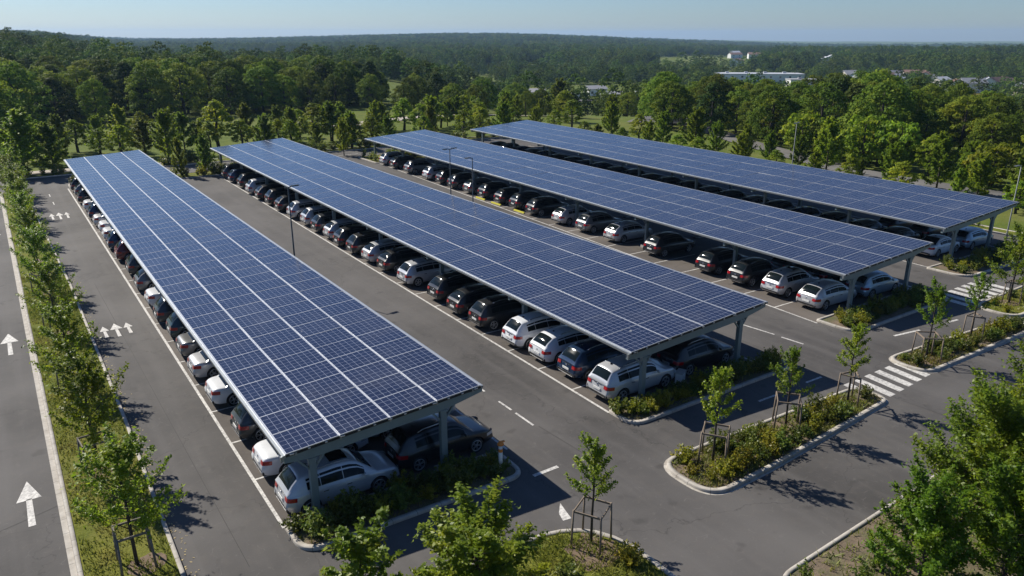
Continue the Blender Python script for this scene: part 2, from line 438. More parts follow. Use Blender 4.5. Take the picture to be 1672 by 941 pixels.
# ------------------------------------------------------------------ kerbed islands
def rounded(corners, r, n=7):
    out = []; m = len(corners)
    for i in range(m):
        p0 = Vector(corners[i - 1]); p = Vector(corners[i]); p1 = Vector(corners[(i + 1) % m])
        rr = r[i] if isinstance(r, (list, tuple)) else r
        a = (p0 - p); b = (p1 - p); rr = min(rr, a.length * .49, b.length * .49)
        A = p + a.normalized() * rr; B = p + b.normalized() * rr
        for k in range(n + 1):
            t = k / n; q = A * (1 - t) ** 2 + p * 2 * t * (1 - t) + B * t * t
            out.append((q.x, q.y))
    dense = []
    for i in range(len(out)):
        a = np.array(out[i]); b = np.array(out[(i + 1) % len(out)]); L = np.linalg.norm(b - a)
        k = max(1, int(L / 3)) 
        if L < 1e-4: continue
        for q in range(k): dense.append(tuple(a + (b - a) * q / k))
    return dense
def inset(poly, d):
    P = np.array(poly); a = np.roll(P, 1, 0); b = np.roll(P, -1, 0); t = b - a; t /= np.linalg.norm(t, axis=1)[:, None]
    n = np.stack([-t[:, 1], t[:, 0]], 1)
    return P + n * d
def island(kname, fname, poly, fmat, w=.16, h=.13, fill=.09, gut=0.0):
    """poly counter-clockwise"""
    P = np.array(poly)
    I = inset(P, w); O2 = inset(P, -.0); m = len(P)
    seg = np.linalg.norm(np.roll(P, -1, 0) - P, axis=1); arc = np.concatenate([[0], np.cumsum(seg)])
    rings = [np.c_[P, np.full(m, -.02)], np.c_[P, np.full(m, h - .02)], np.c_[inset(P, .02), np.full(m, h)], np.c_[I, np.full(m, h)], np.c_[I, np.full(m, fill - .03)]]
    vs = np.concatenate(rings); fs = []; uv = []
    for k in range(len(rings) - 1):
        for i in range(m):
            j = (i + 1) % m
            fs.append((k * m + i, k * m + j, (k + 1) * m + j, (k + 1) * m + i))
            uv += [(arc[i], k), (arc[i + 1], k), (arc[i + 1], k + 1), (arc[i], k + 1)]
    tag(obj(kname, mesh_np(kname, vs, np.array(fs), [M['kerb']], uvs=uv)), kind='structure')
    me = bpy.data.meshes.new(fname); bm = bmesh.new()
    f = bm.faces.new([bm.verts.new((x, y, fill)) for x, y in I]); 
    bmesh.ops.triangulate(bm, faces=[f]); bm.to_mesh(me); bm.free(); me.materials.append(fmat)
    tag(obj(fname, me), kind='structure')
    if gut:
        G = inset(P, -gut); vs = np.concatenate([np.c_[G, np.full(m, .006)], np.c_[P, np.full(m, .006)]])
        fs = [(i, (i + 1) % m, m + (i + 1) % m, m + i) for i in range(m)]
        uv = [c for i in range(m) for c in ((arc[i], 0), (arc[i + 1], 0), (arc[i + 1], 1), (arc[i], 1))]
        tag(obj('kerb_gutter', mesh_np('kerb_gutter', vs, np.array(fs), [M['kerb']], uvs=uv)), kind='structure')
    return I
def ccw(p):
    a = sum(p[i - 1][0] * p[i][1] - p[i][0] * p[i - 1][1] for i in range(len(p)))
    return p if a > 0 else p[::-1]
ISL = {}
ISL['median'] = island('median_kerb', 'median_ground', ccw(rounded([(-.22, 22.3), (2.72, 22.3), (2.86, 36), (2.85, 60), (2.3, 90), (1.95, 102.4), (-.22, 102.4)], [.9, .9, .1, .1, .1, .8, .8])), M['verge'], w=.15, gut=.0)
tag(obj('kerb_gutter', mesh_np('kerb_gutter', [(-.42, 8, .007), (-.225, 8, .007), (-.225, 102, .007), (-.42, 102, .007)], np.array([[0, 1, 2, 3]]), [M['kerb']], uvs=[(0, 0), (0, 1), (94, 1), (94, 0)])), kind='structure')
BEDS = {
    'bed1': rounded([(6.25, 21.95), (15.55, 21.75), (15.55, 24.0), (6.25, 24.0)], [1.3, .8, .3, .2]),
    'bed2': rounded([(21.85, 22.25), (33.6, 22.25), (33.6, 24.05), (21.85, 24.05)], [1.3, .8, .3, .2]),
    'bed3': rounded([(40.6, 23.15), (51.9, 23.2), (51.9, 25.9), (40.6, 25.9)], [1.4, .8, .3, .2]),
    'bed4': rounded([(57.4, 24.9), (70.3, 24.6), (70.3, 27.7), (57.4, 28.0)], [1.4, .8, .3, .2])}
for k, p in BEDS.items(): ISL[k] = island('bed_kerb', 'bed_soil', ccw(p), M['soil'], w=.2, gut=.0)
ISL['is1'] = island('island_kerb', 'island_soil', ccw(rounded([(20.45, 16.35), (24, 16.45), (34.15, 17.15), (34.0, 19.0), (20.45, 19.45)], [1.3, .1, .8, .9, 1.3])), M['soil'], w=.2, gut=.12)
ISL['is2'] = island('island_kerb', 'island_soil', ccw(rounded([(38.5, 17.7), (50.8, 17.45), (50.8, 19.25), (38.5, 20.15)], [1.1, .8, .6, 1.1])), M['soil'], w=.2, gut=.12)
ISL['is3'] = island('island_kerb', 'island_grass', ccw(rounded([(51.35, 19.0), (66, 18.9), (66, 21.9), (51.35, 21.7)], 1.2)), M['verge'], w=.2)
ISL['is0'] = island('island_kerb', 'island_grass', ccw(rounded([(2, 10), (16.05, 10), (16.05, 18.35), (2, 18.35)], [1, 2.2, 3.2, 1.5])), M['verge'], w=.2)
ISL['verge'] = island('verge_kerb', 'verge_ground', ccw(rounded([(17.5, 2.5), (73, 2.5), (73, 13.0), (36, 12.62), (18.5, 12.1)], [.2, .2, .2, .1, 1.0])), M['soil'], w=.16)
ISL['ring'] = island('road_kerb', 'road_verge', ccw([(-60, 110.9), (74, 111.4), (74, 114.2), (-60, 113.6)]), M['verge'], w=.2)
ISL['right'] = island('lane_kerb', 'lane_verge', ccw([(73.3, 20), (73.6, 60), (74.2, 110), (76.0, 110), (75.4, 60), (75.2, 20)]), M['verge'], w=.25)
ISL['endbed1'] = island('bed_kerb', 'bed_soil', ccw(rounded([(6.5, 100.6), (15.5, 100.6), (15.5, 104), (6.5, 104)], 1.0)), M['verge'], w=.2)
ISL['endbed2'] = island('bed_kerb', 'bed_soil', ccw(rounded([(17.5, 100.3), (34, 100.3), (34, 104), (17.5, 104)], 1.0)), M['verge'], w=.2)
ISL['endbed3'] = island('bed_kerb', 'bed_soil', ccw(rounded([(43.6, 97.5), (56, 97.5), (56, 104.5), (43.6, 104.5)], 1.0)), M['verge'], w=.2)

# ------------------------------------------------------------------ road markings
def quadmark(name, quads, z=.008):
    mb = MB()
    for q in quads: mb.add([(x, y, z) for x, y in q], [tuple(range(len(q)))])
    return tag(mb.build(name, [M['paint']]), kind='structure')
def seg(a, b, w):
    a = np.array(a, float); b = np.array(b, float); d = (b - a) / np.linalg.norm(b - a); n = np.array([-d[1], d[0]]) * w / 2
    return [tuple(a + n), tuple(a - n), tuple(b - n), tuple(b + n)]
def arrow(x, y, L, hw, kind=0, sx=1.0):
    s = .16 * sx
    if kind == 0: return [[(x - s / 2, y), (x + s / 2, y), (x + s / 2 * .8, y + L * .58), (x - s / 2 * .8, y + L * .58)], [(x - hw, y + L * .56), (x + hw, y + L * .56), (x, y + L)]]
    d = kind
    return [[(x - s / 2, y), (x + s / 2, y), (x + s / 2, y + L * .55), (x - s / 2, y + L * .55)], [(x - s, y + L * .5), (x + s, y + L * .5), (x + d * s * 2.6, y + L * .72), (x + d * s * .5, y + L)]]
quads = arrow(-1.3, 29.2, 3.5, .42, 0, 1.5) + arrow(-1.28, 48.0, 3.8, .45, 0, 1.5) + arrow(-1.3, 78, 3.8, .45, 0, 1.5)
for yy in (47.6, 84.0):
    for k, xx in ((-1, 3.55), (0, 4.2), (1, 4.85)): quads += arrow(xx, yy + .25 * abs(k), (2.5 if yy < 60 else 3.4) - .45 * abs(k), .34 if k == 0 else .25, 0, 1.2)
quads += [[(14.9, 18.55), (15.25, 18.5), (15.35, 18.95), (15.5, 19.5), (15.05, 19.0)]]
quadmark('arrow_marking', quads)
quads = [seg((18.2, y0), (18.2, y1), .11) for y0, y1 in ((25.0, 26.45), (26.8, 27.9), (29.2, 29.9))]
quads += [seg((36.3, 28.3), (36.6, 25.9), .12), seg((36.6, 25.4), (36.75, 24.0), .12), seg((52.6, 31.5), (52.0, 24.4), .2), seg((51.7, 26.6), (51.5, 24.3), .14), seg((52.7, 38), (52.7, 34), .14)]
quads += [seg((x, 20.75), (x + 1.25, 20.72), .13) for x in (28.7, 32.45)] + [seg((25.0, 20.7), (26.2, 20.7), .13), seg((42.3, 21.75), (44.5, 21.4), .16), seg((46.5, 21.2), (48.2, 21.0), .16)]
quads += [seg((15.75, 21.6), (17.0, 21.6), .18), seg((52.3, 16.3), (54.8, 16.1), .3), seg((56.3, 16.0), (59, 15.9), .3)]
quads += [seg((x, 107.6), (x + 3.2, 107.6), .14) for x in range(-28, 44, 7)]
quads += [seg((4.2, y), (4.2, y + 1.6), .09) for y in (92, 97)]
quadmark('lane_marking', quads)
quadmark('crosswalk', [[(33.55 + k * .93, 17.35 + .12 * k * .5), (34.05 + k * .93, 17.35 + .12 * k * .5), (34.25 + k * .93, 19.5), (33.75 + k * .93, 19.5)] for k in range(6)])
quadmark('crosswalk', [[(51.2 + k * .98, 21.95), (51.75 + k * .98, 21.95), (51.85 + k * .98, 24.2 + .03 * k), (51.3 + k * .98, 24.2 + .03 * k)] for k in range(7)])

# ------------------------------------------------------------------ solar carports
CP = [  # x, y, width, z low, z high, yaw, rows, row pitch, post u's, label
    dict(o=(6.52, 23.62), W=7.97, zl=3.12, zr=3.60, yaw=-.1, n=50, p=1.59, pu=(.97, 6.38), lab='long solar carport with small-cell panels, standing beside the tree-lined median'),
    dict(o=(22.83, 23.68), W=9.47, zl=3.0, zr=3.62, yaw=-.4, n=37, p=2.18, pu=(1.07, 7.9), lab='long solar carport standing second from the tree-lined median'),
    dict(o=(42.1, 25.25), W=9.4, zl=2.98, zr=3.62, yaw=-1.45, n=38, p=2.02, pu=(1.3, 7.5), lab='long solar carport standing third from the tree-lined median'),
    dict(o=(58.9, 27.8), W=10.4, zl=3.05, zr=3.87, yaw=-2.4, n=33, p=2.27, pu=(2.0, 7.4), lab='long solar carport farthest from the tree-lined median, beside the outer lane')]
cells = m_cells('solar_cells', 7, 5)
cells_b = m_cells('solar_cells_fine', 8, 6)

def panel_geo(w, l, th=.038, fr=.030, fy=.021):
    """frame border + cell face, origin at a corner"""
    o = [(0, 0), (w, 0), (w, l), (0, l)]; i = [(fr, fy), (w - fr, fy), (w - fr, l - fy), (fr, l - fy)]
    vs = [(x, y, th) for x, y in o] + [(x, y, th) for x, y in i] + [(x, y, th - .004) for x, y in i] + [(x, y, 0) for x, y in o]
    fs = []; mi = []; uv = []
    z4 = [(0, 0)] * 4
    for k in range(4):
        j = (k + 1) % 4
        fs.append((k, j, 4 + j, 4 + k)); mi.append(0); uv += z4
        fs.append((12 + k, 12 + j, j, k)); mi.append(0); uv += z4
    fs.append((8, 9, 10, 11)); mi.append(1); uv += [(0, 0), (1, 0), (1, 1), (0, 1)]
    fs.append((15, 14, 13, 12)); mi.append(2); uv += z4
    return vs, fs, mi, uv

def carport(ci, c):
    W, zl, zr, n, p = c['W'], c['zl'], c['zr'], c['n'], c['p']
    L = n * p; tan = (zr - zl) / W; ang = math.atan(tan)
    root = empty('solar_carport', (*c['o'], 0), R(c['yaw'])); tag(root, c['lab'], 'solar carport', 'solar carports over the parking rows')
    def zt(u): return zl + u * tan - .05        # underside of panels
    gap = .034; pw = (W - 3 * gap) / 4 / math.cos(ang); pl = p - .008
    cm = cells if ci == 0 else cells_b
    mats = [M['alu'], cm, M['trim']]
    g = panel_geo(pw, pl)
    pm = mesh_np('solar_panel', g[0], [list(f) for f in g[1]], mats, g[2], uvs=g[3])
    rest = [[], [], [], []]; first = None
    for k in range(n):
        for q in range(4):
            u = q * (W + gap) / 4; jz = rnd.uniform(-.004, .004)
            loc = (u, k * p, zt(u) + .05 - .038 + jz)
            if k < 25:
                if first is None: first = o = obj('solar_panel', pm, root)
                else: o = first.copy(); COL.objects.link(o); o.parent = root
                o.location = loc; o.rotation_euler = (rnd.uniform(-.004, .004), -ang + rnd.uniform(-.004, .004), rnd.uniform(-.0012, .0012))
            else:
                T = Matrix.Translation(loc) @ Matrix.Rotation(-ang, 4, 'Y'); b = len(rest[0])
                rest[0] += [tuple(T @ Vector(v)) for v in g[0]]; rest[1] += [[b + i for i in f] for f in g[1]]; rest[2] += g[2]; rest[3] += g[3]
    o = obj('solar_panel_field', mesh_np('solar_panel_field', rest[0], rest[1], mats, rest[2], uvs=rest[3]), root); tag(o, kind='stuff')
    # purlins, rails and gutters along the row
    def along(name, u, w, h, dz, mat, v0=-.04, v1=L + .04):
        mb = MB(); mb.box((0, 0, 0), (w, v1 - v0, h)); mb.build(name, [mat], root, loc=(u, (v0 + v1) / 2, zt(u) - h / 2 + dz), rot=(0, -ang, 0))
    for u in (.35, W * .25 + .02, W * .5 + .02, W * .75 + .02, W - .35): along('purlin', u, .07, .13, -.004, M['galv'])
    for q in (1, 2, 3): along('joint_rail', q * (W + gap) / 4 - gap / 2, gap - .012, .03, .030, M['alu'])
    along('gutter', -.085, .13, .11, .022, M['galv']); along('gutter', W + .085, .11, .10, .022, M['galv'])
    along('edge_flashing', -.03, .035, .05, .058, M['alu']); along('edge_flashing', W + .03, .035, .05, .058, M['alu'])
    # frames
    nf = 9 if ci != 0 else 9
    vs = [.22 + k * (L - .5) / (nf - 1) for k in range(nf)]
    bm_ = MB()
    h1 = .30; 
    def beam_mesh(front):
        mb = MB(); t = .16; u0, u1 = -.05, W + .2
        d0, dm, d1 = (.26, .42, .20) if front else (.22, .34, .18)
        us = [u0, c['pu'][0], (u0 + u1) / 2, c['pu'][1], u1]; ds = [d0, dm, dm, dm, d1]
        vv = []; 
        for u, d in zip(us, ds):
            zz = zt(u) - .14
            vv += [(u, -t / 2, zz), (u, t / 2, zz), (u, t / 2, zz - d), (u, -t / 2, zz - d)]
        ff = [(0, 1, 2, 3), tuple(16 + i for i in (3, 2, 1, 0))]
        for i in range(4):
            for k in range(4): ff.append((i * 4 + k, (i + 1) * 4 + k, (i + 1) * 4 + (k + 1) % 4, i * 4 + (k + 1) % 4))
        mb.add(vv, ff); return mb.mesh('cross_beam', [M['steel']])
    bmA, bmB = beam_mesh(True), beam_mesh(False)
    # end trim with clips under the first panel row
    mb = MB(); mb.box((0, 0, 0), (W + .2, .03, .075)); mb.build('end_channel', [M['trim']], root, loc=(W / 2, -.01, zt(W / 2) - .045), rot=(0, -ang, 0))
    mb = MB()
    for k in range(13):
        u = .2 + k * (W - .4) / 12; mb.box((u, -.035, zt(u) - .02), (.09 if k % 3 else .16, .03, .045))
    mb.build('end_clip', [M['alu']], root)
    mb = MB(); mb.box((-.16, .02, zt(0) - .12), (.10, .10, .2)); mb.build('downpipe', [M['galv']], root)
    protos = {}
    for k, v in enumerate(vs):
        obj('cross_beam', bmA if k == 0 else bmB, root, loc=(0, v, 0))
        for pi, u in enumerate(c['pu']):
            top = zt(u) - .14 - (.42 if k == 0 else .34) + .01
            key = (pi, k == 0)
            if key not in protos:
                mb = MB(); s = .26
                mb.box((0, 0, top / 2), (s, s * .8, top))
                mb.box((0, 0, top - .06), (s + .08, s + .04, .10))
                po = mb.build('post', [M['steel']], root)
                kb = MB()
                for d in (-1, 1): kb.bar((d * .10, 0, top - .50), (d * .52, 0, top + .02 + d * .52 * tan), .09, .07)
                kn = kb.build('knee_brace', [M['steel']], po)
                fb = MB(); fb.box((0, 0, .13), (.62, .62, .22)); ft = fb.build('footing', [M['concrete']], po)
                bp = MB(); bp.box((0, 0, .255), (.44, .42, .03)); 
                for dx in (-.17, .17):
                    for dy in (-.16, .16): bp.lathe([(0, .31), (.02, .31), (.02, .26)], 8, M=Matrix.Translation((dx, dy, 0)))
                bpl = bp.build('base_plate', [M['galv']], po)
                protos[key] = po
            else:
                src = protos[key]; po = src.copy(); COL.objects.link(po); po.parent = root
                for ch in src.children:
                    cc = ch.copy(); COL.objects.link(cc); cc.parent = po
            po.location = (u, v + (.05 if k == 0 else 0), 0)
    return root
for i, c in enumerate(CP): carport(i, c)
def row_pt(ci, u, v):
    c = CP[ci]; a = R(c['yaw']); return (c['o'][0] + u * math.cos(a) - v * math.sin(a), c['o'][1] + u * math.sin(a) + v * math.cos(a))
# low concrete kerb line down the middle between the facing bays is not visible; stall lines
STALL = {0: [24.2 + k * 3.48 for k in range(23)], 1: [23.95 + k * 2.95 for k in range(27)], 2: [26.0 + k * 2.95 for k in range(26)], 3: [28.2 + k * 2.95 for k in range(25)]}
for ci in range(4):
    c = CP[ci]; q = []
    far = c['o'][1] + c['n'] * c['p'] - 1.5
    xl = {0: (-.26, -.36), 1: (-.95, -.30), 2: (-1.75, .2), 3: (-1.0, -.4)}[ci]
    A = row_pt(ci, xl[0], .3); B = row_pt(ci, xl[1], c['n'] * c['p'] - 2)
    q.append(seg(A, B, .13))
    Rr = row_pt(ci, 9.5, .3); R2 = row_pt(ci, 9.5, c['n'] * c['p'] - 2)
    q.append(seg(Rr, R2, .12))
    sheet('parking_bay', [A, Rr, R2, B], .004, M['asphalt_bay'])
    for y in STALL[ci]:
        t = (y - A[1]) / (B[1] - A[1])
        if t < 0.01 or t > 1: continue
        x = A[0] + (B[0] - A[0]) * t
        q.append(seg((x + .065, y), (x + 4.6, y - .03), .10))
    quadmark('stall_marking', q, .009)

# ------------------------------------------------------------------ cars
PAINT = {
    'silver': m_car('paint_silver', (.52, .53, .55), .35, .36), 'white': m_car('paint_white', (.70, .72, .75), 0, .3),
    'black': m_car('paint_black', (.008, .009, .011), .0, .34), 'dark grey': m_car('paint_dark_grey', (.045, .05, .055), .4, .3),
    'dark blue': m_car('paint_dark_blue', (.012, .035, .085), .3, .26), 'grey': m_car('paint_grey', (.20, .205, .21), .5, .32),
    'dark red': m_car('paint_dark_red', (.13, .008, .012), .25, .26), 'pale blue': m_car('paint_pale_blue', (.36, .44, .50), .45, .32),
    'teal': m_car('paint_dark_teal', (.02, .05, .06), .4, .3)}
SPEC = {
    'SUV': dict(L=4.55, W=1.87, zb=1.03, r=.35, ax=(.86, 3.58), B=.25, T=[(0, .96), (.12, .985), (.5, 1.01), (1.0, 1.055), (1.4, 1.05), (2.9, 1.02), (3.45, 1.0), (4.1, .90), (4.42, .78), (4.55, .66)],
                h=[(.05, .98), (.27, 1.29), (.56, 1.545), (.92, 1.585), (1.3, 1.63), (2.0, 1.66), (2.5, 1.63), (2.8, 1.55), (3.5, 1.0)], win=[(.80, 1.31), (1.335, 2.19), (2.215, 3.04)], doors=[(1.30, 2.18), (2.22, 3.22)], rail=1),
    'wagon': dict(L=4.66, W=1.82, zb=.95, r=.33, ax=(.95, 3.68), B=.20, T=[(0, .89), (.12, .915), (.5, .935), (1.1, .98), (1.5, .98), (2.9, .95), (3.5, .93), (4.2, .84), (4.5, .72), (4.66, .60)],
                  h=[(.06, .92), (.32, 1.19), (.70, 1.40), (1.1, 1.44), (1.6, 1.48), (2.2, 1.50), (2.65, 1.46), (2.95, 1.39), (3.65, .93)], win=[(.94, 1.39), (1.415, 2.27), (2.295, 3.14)], doors=[(1.40, 2.26), (2.30, 3.30)], rail=1),
    'hatchback': dict(L=4.22, W=1.80, zb=.96, r=.325, ax=(.78, 3.38), B=.20, T=[(0, .89), (.1, .91), (.5, .935), (1.0, .97), (2.6, .96), (3.2, .93), (3.85, .83), (4.1, .70), (4.22, .58)],
                      h=[(.05, .91), (.28, 1.20), (.58, 1.42), (.92, 1.46), (1.5, 1.50), (2.0, 1.50), (2.4, 1.45), (2.65, 1.39), (3.35, .93)], win=[(.80, 1.13), (1.155, 2.01), (2.035, 2.86)], doors=[(1.14, 2.00), (2.04, 3.02)], rail=0),
    'sedan': dict(L=4.64, W=1.82, zb=.94, r=.33, ax=(.98, 3.68), B=.20, T=[(0, .90), (.10, .98), (.35, 1.01), (.9, 1.00), (1.2, .95), (2.9, .93), (3.5, .92), (4.2, .83), (4.5, .70), (4.64, .58)],
                  h=[(.62, .98), (1.02, 1.18), (1.50, 1.37), (1.75, 1.41), (2.2, 1.44), (2.5, 1.43), (2.8, 1.37), (3.0, 1.31), (3.62, .92)], win=[(1.28, 1.58), (1.605, 2.33), (2.355, 3.12)], doors=[(1.50, 2.32), (2.36, 3.30)], rail=0),
    'large SUV': dict(L=4.78, W=1.90, zb=1.08, r=.37, ax=(.92, 3.78), B=.27, T=[(0, 1.0), (.12, 1.03), (.5, 1.06), (1.0, 1.105), (1.4, 1.10), (3.1, 1.07), (3.65, 1.05), (4.3, .96), (4.64, .84), (4.78, .70)],
                h=[(.05, 1.03), (.25, 1.34), (.48, 1.60), (.80, 1.645), (1.3, 1.69), (2.2, 1.715), (2.7, 1.68), (3.0, 1.60), (3.7, 1.05)], win=[(.72, 1.35), (1.375, 2.27), (2.295, 3.18)], doors=[(1.36, 2.26), (2.30, 3.36)], rail=1)}
def lerp_tab(tab, x):
    if x <= tab[0][0]: return tab[0][1]
    for (a, va), (b, vb) in zip(tab[:-1], tab[1:]):
        if x <= b:
            t = (x - a) / (b - a); return va + (vb - va) * t
    return tab[-1][1]
def smooth_tab(tab, x, d=.07): return (lerp_tab(tab, x - d) + 2 * lerp_tab(tab, x) + lerp_tab(tab, x + d)) / 4

def make_car_meshes(kind):
    S = SPEC[kind]; L, W, B = S['L'], S['W'], S['B']; zb = S['zb']
    def wid(x):
        k = 1.0
        if x < .8: k -= .20 * (1 - x / .8) ** 2.2
        if x > L - 1.0: k -= .24 * ((x - (L - 1.0)) / 1.0) ** 2.6
        return W / 2 * k
    def T(x): return smooth_tab(S['T'], x)
    def ring(x):
        w = wid(x); t = T(x); b = B + (.10 * max(0, 1 - x / .35) ** 1.5) + .06 * max(0, 1 - (L - x) / .5)
        pts = [(0, b), (.70 * w, b), (.90 * w, b + .03), (.965 * w, b + .12), (.995 * w, b + .26), (w, .58), (.995 * w, t - .32), (.985 * w, t - .20), (.972 * w, t - .12), (.945 * w, t - .05), (.90 * w, t - .012), (.82 * w, t + .004), (.5 * w, t + .016), (0, t + .02)]
        sh = lambda z: (max(0, z - .62) * .26 * max(0, 1 - x / .5) - (.03 if .40 < z < .62 else 0) * max(0, 1 - x / .3)) - max(0, z - .45) * .25 * max(0, 1 - (L - x) / .5)
        return [(x + sh(z), y, z) for y, z in pts]
    xs = sorted(set([0, .015, .05, .10, .18, .28, .4, .55] + [.55 + (L - 1.4) * k / 16 for k in range(1, 17)] + [L - .70, L - .55, L - .4, L - .28, L - .18, L - .10, L - .04, L - .01, L]))
    bm = bmesh.new(); rows = []
    for x in xs:
        e = 1.0
        if x < .05: e = .955 if x < .01 else .985
        if x > L - .04: e = .92 if x > L - .005 else .97
        r = ring(x); zc = (r[0][2] + r[-1][2]) / 2
        half = [(p[0], p[1] * e, zc + (p[2] - zc) * e) for p in r]
        full = half + [(p[0], -p[1], p[2]) for p in half[-2:0:-1]]
        rows.append([bm.verts.new(p) for p in full])
    n = len(rows[0])
    for a, b in zip(rows[:-1], rows[1:]):
        for k in range(n): bm.faces.new((a[k], a[(k + 1) % n], b[(k + 1) % n], b[k]))
    bm.faces.new(rows[0][::-1]); bm.faces.new(rows[-1])
    bmesh.ops.recalc_face_normals(bm, faces=bm.faces)
    low = bpy.data.meshes.new('car_lower'); bm.to_mesh(low); bm.free()
    low.materials.append(PAINT['silver']); low.materials.append(M['trim'])
    lo = bpy.data.objects.new('tmp', low); COL.objects.link(lo)
    cut = MB()
    for ax in S['ax']:
        for sgn in (-1, 1):
            prof = [(0, W / 2 - .34), (S['r'] + .055, W / 2 - .34), (S['r'] + .055, W / 2 + .2), (0, W / 2 + .2)]
            b0 = len(cut.v); N = 28; vs = []; fs = []
            for yy in (W / 2 - .34, W / 2 + .2):
                for k in range(N):
                    a = 2 * math.pi * k / N; vs.append((ax + math.cos(a) * (S['r'] + .055), sgn * yy, S['r'] + math.sin(a) * (S['r'] + .055)))
            fs = [(k, (k + 1) % N, N + (k + 1) % N, N + k) for k in range(N)] + [tuple(range(N))[::-1], tuple(range(N, 2 * N))]
            if sgn < 0: fs = [f[::-1] for f in fs]
            cut.add(vs, fs, 1)
    cmesh = cut.mesh('cut', [PAINT['silver'], M['trim']])
    bmx = bmesh.new(); bmx.from_mesh(cmesh); bmesh.ops.recalc_face_normals(bmx, faces=bmx.faces); bmx.to_mesh(cmesh); bmx.free()
    cutob = bpy.data.objects.new('cut', cmesh); COL.objects.link(cutob)
    md = lo.modifiers.new('b', 'BOOLEAN'); md.operation = 'DIFFERENCE'; md.object = cutob; md.solver = 'EXACT'
    dg = bpy.context.evaluated_depsgraph_get(); dg.update()
    me = bpy.data.meshes.new_from_object(lo.evaluated_get(dg))
    bpy.data.objects.remove(lo); bpy.data.objects.remove(cutob)
    # greenhouse
    hx = S['h']; x0, x1 = hx[0][0], hx[-1][0]
    def gsec(x):
        hh = smooth_tab(hx, x, .05); base = T(x) - .03; H = max(.012, hh - base); k = min(1, H / .34)
        wb = wid(x) * .93; wr = wb - .235 * H / .55
        hr = base + H
        return [(wb, base), (wb + (wr - wb) * .33, base + (H - .06 * k) * .33), (wb + (wr - wb) * .66, base + (H - .06 * k) * .66), (wr, hr - .12 * k), (wr - .028, hr - .068 * k), (wr - .075, hr - .030 * k), (wr - .16, hr - .004), (wr * .5, hr + .026 * k), (0, hr + .036 * k)]
    gx = [x0 + (x1 - x0) * k / 44 for k in range(45)]
    bm = bmesh.new(); bm.from_mesh(me); rows = []
    for x in gx:
        h = gsec(x); full = [(y, z) for y, z in h] + [(-y, z) for y, z in h[-2::-1]]
        rows.append([bm.verts.new((x, y, z)) for y, z in full])
    n = len(rows[0]); new = []
    for a, b in zip(rows[:-1], rows[1:]):
        for k in range(n - 1): new.append(bm.faces.new((a[k], b[k], b[k + 1], a[k + 1])))
        new.append(bm.faces.new((a[n - 1], b[n - 1], b[0], a[0])))
    new.append(bm.faces.new(rows[0])); new.append(bm.faces.new(rows[-1][::-1]))
    bmesh.ops.recalc_face_normals(bm, faces=new)
    me = bpy.data.meshes.new('car_body_' + kind.replace(' ', '_')); bm.to_mesh(me); bm.free()
    me.materials.append(PAINT['silver']); me.materials.append(M['trim'])
    me.polygons.foreach_set('use_smooth', np.ones(len(me.polygons), bool))
    try: me.set_sharp_from_angle(angle=R(38))
    except Exception: pass
    out = {'body': me}
    # surface helpers
    def wall(x, t, off=.007):
        h = gsec(x); P = [Vector((x, y, z)) for y, z in h[:4]]
        q = t * 3; i = min(2, int(q)); p = P[i].lerp(P[i + 1], q - i); return p + Vector((0, .94, .3)).normalized() * off
    def top(x, y):
        h = gsec(x)[3:]; ay = abs(y)
        for (ya, za), (yb, zb_) in zip(h[:-1], h[1:]):
            if yb <= ay <= ya: return za + (zb_ - za) * ((ya - ay) / max(1e-6, ya - yb))
        return h[0][1] if ay > h[0][0] else h[-1][1]
    def sidewin(a, b, sgn):
        N = 14; vs = []; fs = []
        for i in range(N + 1):
            x = a + (b - a) * i / N
            for t in (.13, .5, .93): 
                p = wall(x, t); vs.append((p.x, sgn * p.y, p.z))
        for i in range(N):
            for k in range(2):
                q = (i * 3 + k, (i + 1) * 3 + k, (i + 1) * 3 + k + 1, i * 3 + k + 1); fs.append(q if sgn > 0 else q[::-1])
        return vs, fs
    def topglass(a, b, inn_a, inn_b, off=.010):
        N, K = 12, 8; vs = []; fs = []
        for i in range(N + 1):
            x = a + (b - a) * i / N; h = gsec(x); wmax = h[5][0] - (inn_a + (inn_b - inn_a) * i / N)
            dz = (gsec(x + .03)[-1][1] - gsec(x - .03)[-1][1]) / .06; nv = Vector((-dz, 0, 1)).normalized() * off
            for k in range(K + 1):
                y = -wmax + 2 * wmax * k / K; vs.append((x + nv.x, y, top(x, y) + nv.z))
        for i in range(N):
            for k in range(K): fs.append((i * (K + 1) + k, (i + 1) * (K + 1) + k, (i + 1) * (K + 1) + k + 1, i * (K + 1) + k + 1))
        return vs, fs
    sw = []
    for (a, b) in S['win']:
        for sgn in (1, -1):
            mb = MB(); mb.add(*sidewin(a, b, sgn), 0, True); sw.append(mb.mesh('side_window', [M['glass']]))
    out['side_window'] = sw
    peak = [p for p in hx]; ra = hx[0][0] + (.115 if kind != 'sedan' else .07); rb = hx[2][0] + (.0 if kind != 'sedan' else .1)
    mb = MB(); mb.add(*topglass(ra, rb - .03, .05, .03), 0, True); out['rear_window'] = mb.mesh('rear_window', [M['glass']])
    fa, fb = hx[-2][0] + .06, hx[-1][0] - .10
    mb = MB(); mb.add(*topglass(fa, fb, .02, .05), 0, True); out['windscreen'] = mb.mesh('windscreen', [M['glass']])
    mb = MB(); mb.add(*topglass(hx[-3][0] - .65, hx[-3][0] + .05, .14, .14, .006), 0, True); out['sunroof'] = mb.mesh('sunroof', [M['glass']])
    # doors : panels standing a touch proud of the flank, so that their joints read as gaps
    doors = []
